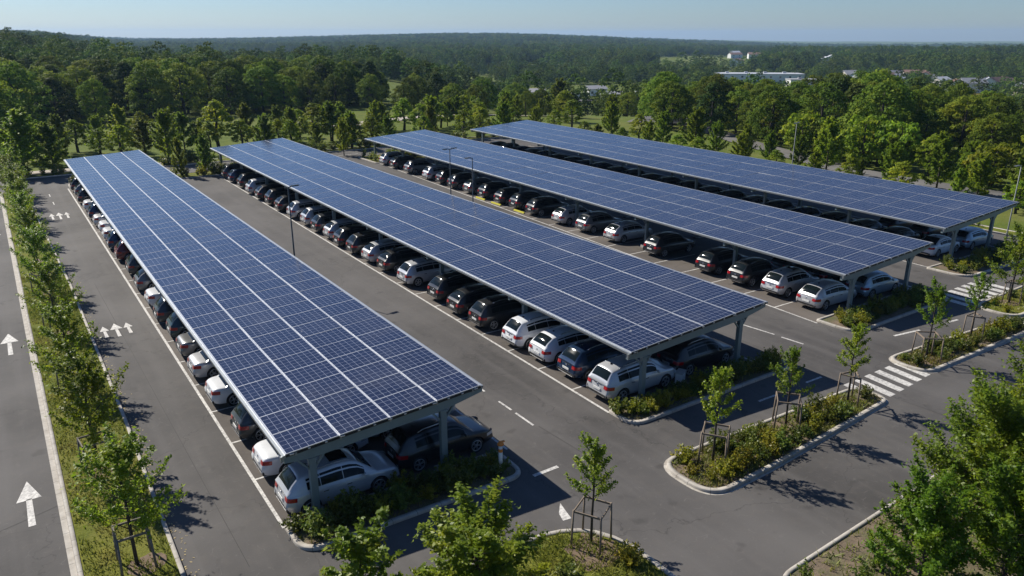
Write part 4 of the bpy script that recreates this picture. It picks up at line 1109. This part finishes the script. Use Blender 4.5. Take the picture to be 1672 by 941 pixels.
C = np.array([(66, 186), (60, 190), (79, 178), (95, 165), (104, 166), (122, 166), (113, 184), (132, 190), (145, 176), (158, 174), (120, 192), (99, 193), (90, 197), (160, 188), (172, 172), (133, 162), (71, 181), (76.5, 186), (81, 192), (85, 188), (92, 178), (86.5, 172), (99, 181), (104, 186), (110, 192), (108, 176), (115.6, 172), (122, 178), (128, 183), (135, 176), (118, 160), (111, 154), (127, 166), (138, 166), (146, 170), (131, 152), (143, 155), (152, 160), (158, 150), (140, 144), (150, 138), (168, 146), (162, 166), (176, 158), (150, 182), (140, 190), (168, 180), (182, 170), (114, 146), (106, 150), (97, 158), (88, 152), (80, 162)], float)
_az = np.degrees(np.arctan2(C[:, 0], C[:, 1])); C = C[~((_az > 38.8) & (_az < 41.2) & (np.hypot(C[:, 0], C[:, 1]) > 172))]
def wood(P, label, group, hs, nmax):
    P = P[np.argsort(np.hypot(P[:, 0], P[:, 1]))][:nmax]
    for i, (x, y) in enumerate(P):
        h = hs(x, y) * g.uniform(.82, 1.14); s = h / 14; wd = s * g.uniform(.85, 1.12)
        if label is None: lab = f"rounded tree standing in the open valley, {ORD[i]} nearest to the car park"
        else: lab = label
        plant_tree('wood_tree', WOOD[g.integers(12)], x, y, float(terrain(x, y)) - .3, g.uniform(0, 6.28), (wd, wd, s), lab, group=group)
wood(A, 'tall dark green tree packed into the dense wood behind the meadow', 'trees of the dense wood behind the meadow', lambda x, y: 12.8 if x < 8 else (11.2 if x < 60 else 11.4), 125)
wood(B, 'dark green tree packed into the broad wood beyond the outermost carport', 'trees of the wood beyond the outermost carport', lambda x, y: float(np.interp(math.degrees(math.atan2(x, y)), [42, 47, 50, 55, 57, 60, 62, 72], [10.6, 10.4, 9.2, 9.2, 12.2, 12.2, 8.8, 8.8])), 118)
wood(C, None, 'scattered trees in the valley', lambda x, y: 6.6 if y < 165 else 8.5, 48)
# small bushes and saplings along the edge of the right wood
BUSHT = [tree_meshes('bushy_tree', clump_tree(231 + i, 6.0, 2.9, .3, 36, 60, .85, .45, .1), M['leaf_border']) for i in range(3)]
q = 0
for y in np.arange(36, 132, 4.3):
    for x in (97.5, 101.5):
        xx = x + g.uniform(-1.2, 1.2); yy = y + g.uniform(-1.6, 1.6)
        if 56 < yy and xx < 93 + (yy - 58) * .6: xx = 97 + (yy - 58) * .55 + g.uniform(0, 6)
        if g.random() < .18: continue
        s = g.uniform(.55, 1.05)
        plant_tree('bushy_tree', BUSHT[g.integers(3)], xx, yy, float(terrain(xx, yy)), g.uniform(0, 6), (s, s, s * g.uniform(.85, 1.2)), 'rounded bush-like tree crowding the front edge of the wood beyond the outer lane', group='bushy trees at the edge of the right wood')

# ---- far woodland : one uncountable mass, instanced leaf-clump trees
HOUSES = []   # filled below; (x, y, half width seen, depth kept clear in front)
def far_points():
    P = []; 
    def ring(r0, r1, dens, a0, a1, seed):
        gg = np.random.default_rng(seed); area = (R(a1) - R(a0)) / 2 * (r1 * r1 - r0 * r0); n = int(area * dens)
        r = np.sqrt(gg.uniform(r0 * r0, r1 * r1, n)); a = np.radians(gg.uniform(a0, a1, n))
        return np.stack([r * np.sin(a), r * np.cos(a)], 1)
    near = ring(225, 700, 1 / 80, -12, 80, 1); mid = ring(700, 1500, 1 / 210, -12, 80, 2); far = ring(1500, 3600, 1 / 620, -12, 80, 3)
    return near, mid, far
def keep(P, thr):
    x, y = P[:, 0], P[:, 1]; r = np.hypot(x, y); az = np.degrees(np.arctan2(x, y))
    n = np.sin(x / 61 + 1) * np.sin(y / 73 + 2) + .6 * np.sin(x / 29 + y / 41) + .5 * np.sin(x / 133 - y / 97)
    openv = .25 * sst(26, 32, az) * (1 - sst(45, 50, az)) * (1 - sst(380, 650, r))
    k = n > (thr + 1.05 * openv)
    # stay off individual trees on the left, off houses and the roads
    k &= ~((az < 25) & (y < np.where(x < 84, lf(x) + 62, 230)))
    for (hx, hy, hw, dep) in HOUSES:
        hr = math.hypot(hx, hy); ha = math.atan2(hx, hy); da = np.abs(np.radians(az) - ha) * hr
        k &= ~((da < hw) & (r > hr - dep) & (r < hr + 12))
    return P[k]
def grove_mesh(seed, n, spread, h):
    gg = np.random.default_rng(seed); Vs = []; Fs = []; b = 0
    for i in range(n):
        _, (V, F) = clump_tree(seed * 31 + i, h * gg.uniform(.8, 1.15), h * .31, .2, 38, 30, h * .10, h * .05, .15)
        V = V + np.array([gg.uniform(-spread, spread), gg.uniform(-spread, spread), 0]); Vs.append(V); Fs.append(F + b); b += len(V)
    return mesh_np('grove', np.concatenate(Vs), np.concatenate(Fs), [M['grove']])

def scatter_stuff(name, groups, label):
    """groups: list of (points Nx2, meshes, smin, smax); instanced by geometry nodes inside one object"""
    me = bpy.data.meshes.new(name)
    allp = []; sc = []; rz = []; idx = []; base = 0; coll = bpy.data.collections.new(name + '_kinds'); gg = np.random.default_rng(77)
    k = 0
    for P, meshes, a, b in groups:
        z = terrain(P[:, 0], P[:, 1]) - .3; allp.append(np.c_[P, z]); sc.append(gg.uniform(a, b, len(P))); rz.append(gg.uniform(0, 6.28, len(P)))
        idx.append(gg.integers(k, k + len(meshes), len(P)))
        for m in meshes:
            o = bpy.data.objects.new(f'kind_{k:02d}', m); coll.objects.link(o); k += 1
    allp = np.concatenate(allp); me.vertices.add(len(allp)); me.vertices.foreach_set('co', allp.astype(np.float32).ravel())
    for nm, arr, tp in (('sc', np.concatenate(sc), 'FLOAT'), ('rz', np.concatenate(rz), 'FLOAT'), ('ki', np.concatenate(idx), 'INT')):
        at = me.attributes.new(nm, tp, 'POINT'); at.data.foreach_set('value', arr.astype(np.int32 if tp == 'INT' else np.float32))
    ob = obj(name, me); tag(ob, label, None, None, 'stuff')
    ng = bpy.data.node_groups.new(name + '_nodes', 'GeometryNodeTree')
    ng.interface.new_socket('Geometry', in_out='INPUT', socket_type='NodeSocketGeometry'); ng.interface.new_socket('Geometry', in_out='OUTPUT', socket_type='NodeSocketGeometry')
    N = ng.nodes; gi = N.new('NodeGroupInput'); go = N.new('NodeGroupOutput'); ip = N.new('GeometryNodeInstanceOnPoints'); ci = N.new('GeometryNodeCollectionInfo')
    ci.inputs['Collection'].default_value = coll; ci.inputs['Separate Children'].default_value = True; ci.inputs['Reset Children'].default_value = True
    ip.inputs['Pick Instance'].default_value = True
    def attr(nm, tp):
        a = N.new('GeometryNodeInputNamedAttribute'); a.data_type = tp; a.inputs['Name'].default_value = nm
        return [s for s in a.outputs if s.enabled and s.name == 'Attribute'][0]
    L = ng.links; L.new(gi.outputs[0], ip.inputs['Points']); L.new(ci.outputs[0], ip.inputs['Instance']); L.new(attr('ki', 'INT'), ip.inputs['Instance Index'])
    cx = N.new('ShaderNodeCombineXYZ'); L.new(attr('rz', 'FLOAT'), cx.inputs[2])
    er = N.new('FunctionNodeEulerToRotation'); L.new(cx.outputs[0], er.inputs[0]); L.new(er.outputs[0], ip.inputs['Rotation'])
    L.new(attr('sc', 'FLOAT'), ip.inputs['Scale']); L.new(ip.outputs[0], go.inputs[0])
    md = ob.modifiers.new('scatter', 'NODES'); md.node_group = ng
    return ob

# ------------------------------------------------------------------ buildings far off
def house(name, x, y, w, d, hh, rh, rz, wall, roof, label, group, gable=True, win=4, cat='house', keepw=None, dep=150):
    z = float(terrain(x, y)); o = empty(name, (x, y, z - .1), rz); tag(o, label, cat, group)
    mb = MB()
    if gable:
        mb.add([(-w/2, -d/2, 0), (w/2, -d/2, 0), (w/2, d/2, 0), (-w/2, d/2, 0), (-w/2, -d/2, hh), (w/2, -d/2, hh), (w/2, d/2, hh), (-w/2, d/2, hh), (-w/2, 0, hh + rh), (w/2, 0, hh + rh)],
               [(0, 1, 5, 4), (1, 2, 6, 9, 5), (2, 3, 7, 6), (3, 0, 4, 8, 7)])
        mb.build('wall', [wall], o)
        rb = MB(); e = .5; t = .25; sl = rh / (d / 2)
        for s in (-1, 1):
            rb.add([(-w/2 - e, s * (d/2 + e), hh - sl * e + .03), (w/2 + e, s * (d/2 + e), hh - sl * e + .03), (w/2 + e, 0, hh + rh + .03), (-w/2 - e, 0, hh + rh + .03),
                    (-w/2 - e, s * (d/2 + e), hh - sl * e + t), (w/2 + e, s * (d/2 + e), hh - sl * e + t), (w/2 + e, 0, hh + rh + t), (-w/2 - e, 0, hh + rh + t)],
                   [(0, 1, 2, 3), (4, 5, 6, 7), (0, 1, 5, 4), (1, 2, 6, 5), (3, 0, 4, 7)])
        ro = rb.build('roof', [roof], o)
        cb = MB(); cb.box((w * .25, d * .1, hh + rh * .9), (.8, .8, 1.6)); cb.build('chimney', [M['roof_brown']], ro)
    else:
        mb.box((0, 0, hh / 2), (w, d, hh)); mb.build('wall', [wall], o)
        rb = MB(); rb.box((0, 0, hh + rh / 2 + .01), (w + .6, d + .6, rh)); 
        for k in range(int(w / 14)): rb.box((-w/2 + 8 + k * 14, d * .1, hh + rh + .5), (2.4, 2.0, 1.0))
        rb.build('roof', [roof], o)
    for k in range(win):
        for s in (-1, 1):
            for zz in ((hh * .5,) if hh < 5 else (hh * .27, hh * .72)):
                wb = MB(); wb.box((-w/2 + w * (k + .5) / win, s * (d/2 + .03), zz), (min(1.4, w / win * .55), .1, 1.3)); wb.build('window', [M['pane']], o)
    HOUSES.append((x, y, keepw or w * .6, dep))
    return o
house('warehouse', 487, 385, 62, 22, 6.0, .6, R(-40.5), M['wall_white'], M['roof_pale'], 'long low white warehouse with a pale flat roof among the trees', None, False, 9, 'warehouse', 34, 200)
house('workshop', 468, 330, 24, 13, 4.6, .5, R(-38), M['wall_white'], M['roof_grey'], 'smaller grey-roofed workshop standing in front of the long white warehouse', None, False, 4, 'workshop', 14, 200)
house('house', 346, 157, 13, 9, 5.2, 3.4, R(-30), M['wall_pale'], M['roof_red'], 'house with a red tiled roof rising alone above the wood', None, True, 3, 'house', 9, 150)
gg = random.Random(3); hn = 0
for k in range(22):
    rr = 520 + gg.uniform(0, 170); a = R(57.0 + 12.8 * k / 21 + gg.uniform(-.25, .25)); rf_ = [M['roof_brown'], M['roof_grey'], M['roof_pale'], M['roof_brown']][k % 4]
    house('house', rr * math.sin(a), rr * math.cos(a), gg.uniform(10, 15), gg.uniform(7, 9), gg.uniform(4.5, 6), gg.uniform(1.8, 2.8), gg.uniform(-1.2, .6), [M['wall_beige'], M['wall_pale'], M['wall_white']][k % 3], rf_,
          'small pale-walled house in the distant town beyond the right wood', 'houses of the distant town', True, 3, 'house', 6, 110)
mids = [(252, 318, 12, 7, 2.8), (270, 302, 16, 7, 2.6), (292, 300, 12, 8, 3.2), (241, 334, 12, 7, 3.2), (300, 282, 11, 7, 3.2), (280, 330, 11, 7, 3.6)]
for k, (x, y, w_, d_, h_) in enumerate(mids):
    house('low_building', x, y, w_, d_, h_, 1.5 if k % 2 else .4, R(-35 + 12 * (k % 3)), M['wall_white'], [M['roof_pale'], M['roof_grey']][k % 2],
          'low pale-roofed building by the road in the middle of the valley', 'low buildings by the valley road', bool(k % 2), 3, 'building', w_ * .5, 70)
for k in range(16):
    az_ = R(gg.uniform(8, 60)); rr = gg.uniform(900, 1500)
    house('house', rr * math.sin(az_), rr * math.cos(az_), gg.uniform(14, 22), 10, 6, 2.6, gg.uniform(-1, 1), M['wall_white'], M['roof_pale'] if k % 2 else M['roof_brown'],
          'tiny pale house among far-off trees below the skyline', 'far-off houses below the skyline', True, 2, 'house', 12, 160)
# open fields : keep trees off a few far patches
for (a, r_, hw, dp) in ((49, 1300, 60, 520), (46, 1150, 40, 380), (17, 1300, 70, 480), (36, 900, 40, 120), (33, 1500, 90, 300), (30, 620, 30, 110), (41, 520, 34, 90), (53, 1500, 60, 260), (39.8, 335, 24, 60)):
    HOUSES.append((r_ * math.sin(R(a)), r_ * math.cos(R(a)), hw, dp))
near, midp, farp = far_points()
GR = [grove_mesh(31 + i, 1, 0, 13) for i in range(4)]; GR2 = [grove_mesh(51 + i, 3, 9, 14) for i in range(3)]; GR3 = [grove_mesh(71 + i, 7, 20, 15) for i in range(3)]
scatter_stuff('far_woodland', [(keep(near, -.55), GR, .65, 1.15), (keep(midp, -.75), GR2, .75, 1.25), (keep(farp, -1.0), GR3, .75, 1.2)], 'blue-green woodland rolling away to the skyline beyond the car park')

# ------------------------------------------------------------------ shrubs and ground cover
def shrub_mesh(seed, h, r, n, ls, mat, upright=.6):
    gq = np.random.default_rng(seed); ns = 13; P = []; N = []
    for i in range(ns):
        a = i * 2.4 + gq.uniform(-.4, .4); t = math.sqrt((i + .5) / ns); tip = np.array([math.cos(a) * r * t, math.sin(a) * r * t, h * (1 - .5 * t * t) * gq.uniform(.75, 1.15)])
        u = gq.uniform(.15, 1.05, n // ns)[:, None]; p = tip * u + gq.normal(0, .05 * r + .02, (n // ns, 3)); p[:, 2] = np.abs(p[:, 2]); P.append(p)
        d = gq.normal(0, .6, (n // ns, 3)); d[:, 2] += upright; d[:, :2] += tip[:2] / (r + .01) * .5; N.append(d)
    P = np.concatenate(P); V, F = leaf_quads(P, np.concatenate(N), ls * gq.uniform(.6, 1.3, len(P)), gq, .3, .5)
    return mesh_np('shrub', V, F, [mat])
SHR = [shrub_mesh(300 + i, .62 + .12 * (i % 3), .50, 620, .13, M['leaf_shrub'] if i not in (1, 4) else M['leaf_shrub_yellow']) for i in range(6)]
def inside(poly, x, y):
    c = False; n = len(poly)
    for i in range(n):
        (x1, y1), (x2, y2) = poly[i - 1], poly[i]
        if (y1 > y) != (y2 > y) and x < (x2 - x1) * (y - y1) / (y2 - y1) + x1: c = not c
    return c
shr_first = {}
def shrubs(key, n, label, group, smin, smax, avoid=(), ymax=None, marg=.35, z=.09):
    poly = inset(ISL[key], marg).tolist(); xs = [p[0] for p in poly]; ys = [p[1] for p in poly]; done = []; tries = 0
    while len(done) < n and tries < 6000:
        tries += 1; x = rnd.uniform(min(xs), max(xs)); y = rnd.uniform(min(ys), ymax or max(ys))
        if not inside(poly, x, y) or any(math.hypot(x - a, y - b) < r for a, b, r in avoid): continue
        if any(math.hypot(x - a, y - b) < .52 for a, b in done): continue
        done.append((x, y)); i = rnd.randrange(6)
        if i not in shr_first: shr_first[i] = o = obj('shrub', SHR[i])
        else: o = shr_first[i].copy(); COL.objects.link(o)
        s = rnd.uniform(smin, smax); o.location = (x, y, z - .02); o.scale = (s, s, s * rnd.uniform(.75, 1.25)); o.rotation_euler = (0, 0, rnd.uniform(0, 6))
        tag(o, label, 'shrub', group)
posts = [(row_pt(c, u, .27), .4) for c in range(4) for u in CP[c]['pu']]
pav = [(p[0], p[1], r) for p, r in posts]
for k, nm, n in (('bed1', 'the carport beside the median', 34), ('bed2', 'the second carport from the median', 38), ('bed3', 'the third carport from the median', 36), ('bed4', 'the outermost carport', 30)):
    shrubs(k, n, f'low shrub in the bed at the near end of {nm}', f'shrubs in the bed under the near end of {nm}', .75, 1.25, pav, ymax={'bed1': 23.5, 'bed2': 23.6, 'bed3': 25.3, 'bed4': 27.4}[k])
tav = [(x, y, .95) for x, y, *_ in isl]
shrubs('is1', 34, 'bright green shrub on the long planted island before the crosswalk', 'shrubs on the long planted island', .7, 1.2, tav)
shrubs('is2', 26, 'bright green shrub on the smaller planted island past the crosswalk', 'shrubs on the smaller planted island', .7, 1.15, tav)
shrubs('is0', 26, 'leafy shrub low on the round-ended grass island', 'shrubs on the round-ended grass island', .7, 1.2, [(14.86, 16.9, 1.1)])
shrubs('is3', 12, 'leafy shrub on the grass island by the far crosswalk', 'shrubs on the far grass island', .6, 1.0, tav)
shrubs('endbed1', 8, 'dark shrub at the far end of the carport beside the median', 'shrubs at the far end of the first carport', 1.2, 2.0)
shrubs('endbed2', 9, 'dark shrub at the far end of the second carport from the median', 'shrubs at the far end of the second carport', 1.2, 2.0)
shrubs('endbed3', 9, 'dark shrub at the far end of the third carport from the median', 'shrubs at the far end of the third carport', 1.2, 2.0)
shrubs('ring', 16, 'rounded shrub on the verge of the far cross road', 'shrubs along the far cross road', 1.1, 2.4, marg=.2)
shrubs('verge', 14, 'leafy shrub on the bare verge under the corner trees', 'shrubs under the corner trees', .8, 1.6, ymax=11.0)

def undergrowth(key, n, s0, s1, marg, label, z=.09, seed=1):
    poly = inset(ISL[key], marg).tolist(); gq = np.random.default_rng(seed); P_ = np.array(poly); lo, hi = P_.min(0), P_.max(0); Vs = []; Fs = []; b = 0; k = 0
    arr = []
    for m in SHR[:3]:
        v = np.zeros(len(m.vertices) * 3, np.float32); m.vertices.foreach_get('co', v); arr.append(v.reshape(-1, 3)[: len(m.vertices) // 8 * 4])
    while k < n:
        x, y = gq.uniform(lo, hi)
        if not inside(poly, x, y): continue
        v = arr[k % 3]; s = gq.uniform(s0, s1); a = gq.uniform(0, 6.28); c_, s_ = math.cos(a), math.sin(a)
        w_ = np.c_[v[:, 0] * c_ - v[:, 1] * s_, v[:, 0] * s_ + v[:, 1] * c_, v[:, 2]] * s + np.array([x, y, z]); Vs.append(w_); Fs.append(np.arange(len(w_), dtype=np.int32).reshape(-1, 4) + b); b += len(w_); k += 1
    tag(obj('undergrowth', mesh_np('undergrowth', np.concatenate(Vs), np.concatenate(Fs), [M['leaf_shrub']])), label, None, None, 'stuff')
undergrowth('ring', 150, .7, 2.0, .2, 'tangled low growth along the far cross road', seed=2)
undergrowth('right', 60, .5, 1.2, .2, 'low growth on the narrow verge of the outer lane', seed=3)
undergrowth('endbed2', 30, .8, 1.6, .3, 'low growth at the far end of the second carport', seed=4)
undergrowth('endbed3', 30, .8, 1.6, .3, 'low growth at the far end of the third carport', seed=5)
undergrowth('endbed1', 16, .8, 1.6, .3, 'low growth at the far end of the first carport', seed=6)
undergrowth('verge', 260, .4, 1.2, .3, 'weeds on the bare verge', seed=7)
def blades(name, key, dens, h, mat, label, z=.09, clip=None, marg=.05, patch=True):
    poly = inset(ISL[key], marg).tolist(); P_ = np.array(poly); lo = P_.min(0); hi = P_.max(0)
    if clip: hi = np.minimum(hi, clip[1]); lo = np.maximum(lo, clip[0])
    gq = np.random.default_rng(sum(map(ord, key))); n = int((hi - lo).prod() * dens); p = gq.uniform(lo, hi, (n, 2))
    ins = np.zeros(n, bool)
    for i in range(len(poly)):
        (x1, y1), (x2, y2) = poly[i - 1], poly[i]
        if y1 == y2: continue
        c = ((y1 > p[:, 1]) != (y2 > p[:, 1])) & (p[:, 0] < (x2 - x1) * (p[:, 1] - y1) / (y2 - y1) + x1); ins ^= c
    p = p[ins]
    if patch:
        q = np.sin(p[:, 0] * 2.1 + 1) * np.sin(p[:, 1] * 1.3) + .6 * np.sin(p[:, 0] * 4.7 + p[:, 1] * 3.1); p = p[q + gq.normal(0, .5, len(p)) > -.55]
    n = len(p); a = gq.uniform(0, 6.28, n); hh = h * gq.uniform(.5, 1.5, n); w_ = .012 + .02 * gq.random(n)
    base = np.c_[p, np.full(n, z)]; d = np.c_[np.cos(a), np.sin(a), np.zeros(n)]; lean = np.c_[gq.normal(0, .5, (n, 2)) * hh[:, None], hh]
    V = np.stack([base - d * w_[:, None], base + d * w_[:, None], base + lean * .6 + d * w_[:, None] * .7, base + lean], 1).reshape(-1, 3)
    F = np.arange(n * 4, dtype=np.int32).reshape(n, 4)
    tag(obj(name, mesh_np(name, V, F, [mat])), label, None, None, 'stuff')
blades('grass', 'median', 190, .12, M['blade'], 'rough green grass on the tree median', clip=((-1, 20), (4, 64)))
blades('grass', 'is0', 220, .17, M['blade'], 'rough grass on the round-ended island', clip=((3, 12), (17, 19)))
blades('grass', 'is1', 230, .17, M['blade'], 'thin grass on the long planted island')
blades('grass', 'is2', 200, .17, M['blade'], 'thin grass on the smaller planted island')
blades('grass', 'is3', 90, .12, M['blade'], 'grass on the island by the far crosswalk')
blades('grass', 'bed1', 60, .12, M['blade'], 'thin grass in the bed of the first carport')
blades('grass', 'bed2', 60, .12, M['blade'], 'thin grass in the bed of the second carport')
blades('grass', 'verge', 50, .16, M['blade'], 'thin weeds on the bare verge', clip=((17, 6), (40, 13)))
# dry leaves blown against the kerbs
gq = np.random.default_rng(9); n = 420; yy = gq.uniform(23, 62, n); xx = np.interp(yy, [22, 36, 60], [2.76, 2.88, 2.87]) + np.abs(gq.normal(0, .22, n)) + .02
V, F = leaf_quads(np.c_[xx, yy, np.full(n, .015)], np.c_[gq.normal(0, .2, (n, 2)), np.ones(n)], gq.uniform(.04, .12, n), gq, .2, .6)
tag(obj('leaf_litter', mesh_np('leaf_litter', V, F, [M['litter']])), 'dry leaves blown along the median kerb', None, None, 'stuff')

# mulch discs under the staked trees, joints in the tarmac
def disc(name, x, y, r, z, mat, seed=0):
    gq = np.random.default_rng(seed); pts = [(x + math.cos(a) * r * gq.uniform(.8, 1.15), y + math.sin(a) * r * gq.uniform(.8, 1.15)) for a in np.linspace(0, 6.28, 22)[:-1]]
    sheet(name, pts, z, mat)
for n, (x, y, *_r) in enumerate(isl): disc('mulch', x - (0 if n else .25), y - (0 if n else .35), .62 if n else .95, .096, M['mulch'], n)
for n, i in enumerate(order[:6]): disc('mulch', med[i][0] + .25, med[i][1] - .2, .62, .096, M['mulch'], 40 + n)
jt = MB()
for a, b in (((-9, 27.2), (-.45, 30.1)), ((4.6, 22.5), (4.25, 60)), ((18.6, 20.9), (18.35, 24.8)), ((18.3, 30.5), (18.75, 96)), ((36.2, 30), (37.3, 90)), ((34.6, 16.9), (34.9, 12.8))):
    q = seg(a, b, .026); jt.add([(x, y, .006) for x, y in q], [(0, 1, 2, 3)])
tag(jt.build('tarmac_joint', [M['joint']]), kind='structure')

# ------------------------------------------------------------------ lamps, bollard, small things
def lamp_post(x, y, h, rz, label, arms=1, mat=None, z=0):
    mat = mat or M['dark_steel']; o = empty('lamp_post', (x, y, z), rz); tag(o, label, 'lamp post', 'lamp posts of the car park')
    mb = MB(); mb.lathe([(.0, 0), (.10, 0), (.095, .5), (.06, .55), (.038, h - .02), (0, h)], 12); mb.build('pole', [mat], o)
    mb = MB(); mb.box((0, 0, .03), (.36, .36, .06)); mb.build('base_plate', [M['galv']], o)
    for k in range(arms):
        s = 1 if k == 0 else -1
        mb = MB(); mb.bar((0, 0, h - .06), (s * .30, 0, h + .0), .06, .06); a = mb.build('arm', [mat], o)
        mb = MB(); mb.box((s * .52, 0, h + .02), (.52, .24, .075)); hd = mb.build('lamp_head', [mat], a)
        mb = MB(); mb.box((s * .56, 0, h - .022), (.34, .18, .02)); mb.build('lens', [M['lens']], hd)
lamp_post(15.9, 50.2, 7.3, R(10), 'slim dark lamp post in the aisle between the first and second carports')
lamp_post(34.5, 60.85, 7.1, R(190), 'dark lamp post with a flat head, the farther of two in the third carport aisle', 2)
lamp_post(34.5, 56.9, 6.8, R(185), 'dark lamp post, the nearer of two in front of the third carport')
lamp_post(75.0, 53.4, 7.6, R(200), 'grey lamp post with a crossarm behind the outermost carport', 2, M['lamp_grey'])
lamp_post(72.3, 28.9, 6.4, R(170), 'grey lamp post by the lane at the right edge', 1, M['lamp_grey'])
lamp_post(95.5, 36.5, 7.0, R(90), 'pale lamp post among the bushes beyond the access road', 1, M['lamp_grey'])
o = empty('bollard', (14.75, 22.5, .09)); tag(o, 'white bollard with an orange cap at the corner of the first planted bed', 'bollard')
mb = MB(); mb.lathe([(0, 0), (.085, 0), (.085, 1.22), (0, 1.22)], 16); mb.build('shaft', [M['white']], o)
mb = MB(); mb.lathe([(.088, .92), (.09, .93), (.09, 1.06), (.088, 1.07)], 16); mb.build('band', [M['orange']], o)
mb = MB(); mb.lathe([(0, 1.42), (.05, 1.40), (.13, 1.30), (.14, 1.24), (.10, 1.22), (0, 1.22)], 16); mb.box((.1, 0, 1.36), (.16, .08, .05)); mb.build('cap', [M['orange']], o)
o = empty('utility_box', (27.0, 24.35, 0.0), .4); tag(o, 'small whitish utility box behind the black car at the near end of the second carport', 'utility box')
mb = MB(); mb.box((0, 0, .35), (.55, .35, .6)); mb.build('cabinet', [M['white']], o)
mb = MB(); mb.box((0, 0, .67), (.62, .42, .05)); mb.build('lid', [M['concrete']], o)
mb = MB(); mb.box((0, 0, .03), (.75, .5, .06)); mb.build('plinth', [M['concrete']], o)
mb = MB(); mb.box((.0, -.18, .38), (.42, .012, .42)); mb.build('door', [M['white']], o)

# ------------------------------------------------------------------ air
HZ = 0.00010
hm = bpy.data.materials.new('haze_air'); hm.use_nodes = True; t = hm.node_tree; t.nodes.remove(t.nodes['Principled BSDF'])
pv = t.nodes.new('ShaderNodeVolumePrincipled'); pv.inputs['Color'].default_value = (.42, .66, 1.0, 1); pv.inputs['Density'].default_value = HZ; pv.inputs['Anisotropy'].default_value = .2
t.links.new(pv.outputs[0], t.nodes['Material Output'].inputs['Volume'])
mb = MB(); mb.box((1200, 1500, 0), (11000, 11000, 150)); hz = mb.build('haze', [hm], loc=(0, 0, -19)); tag(hz, None, None, None, 'stuff')
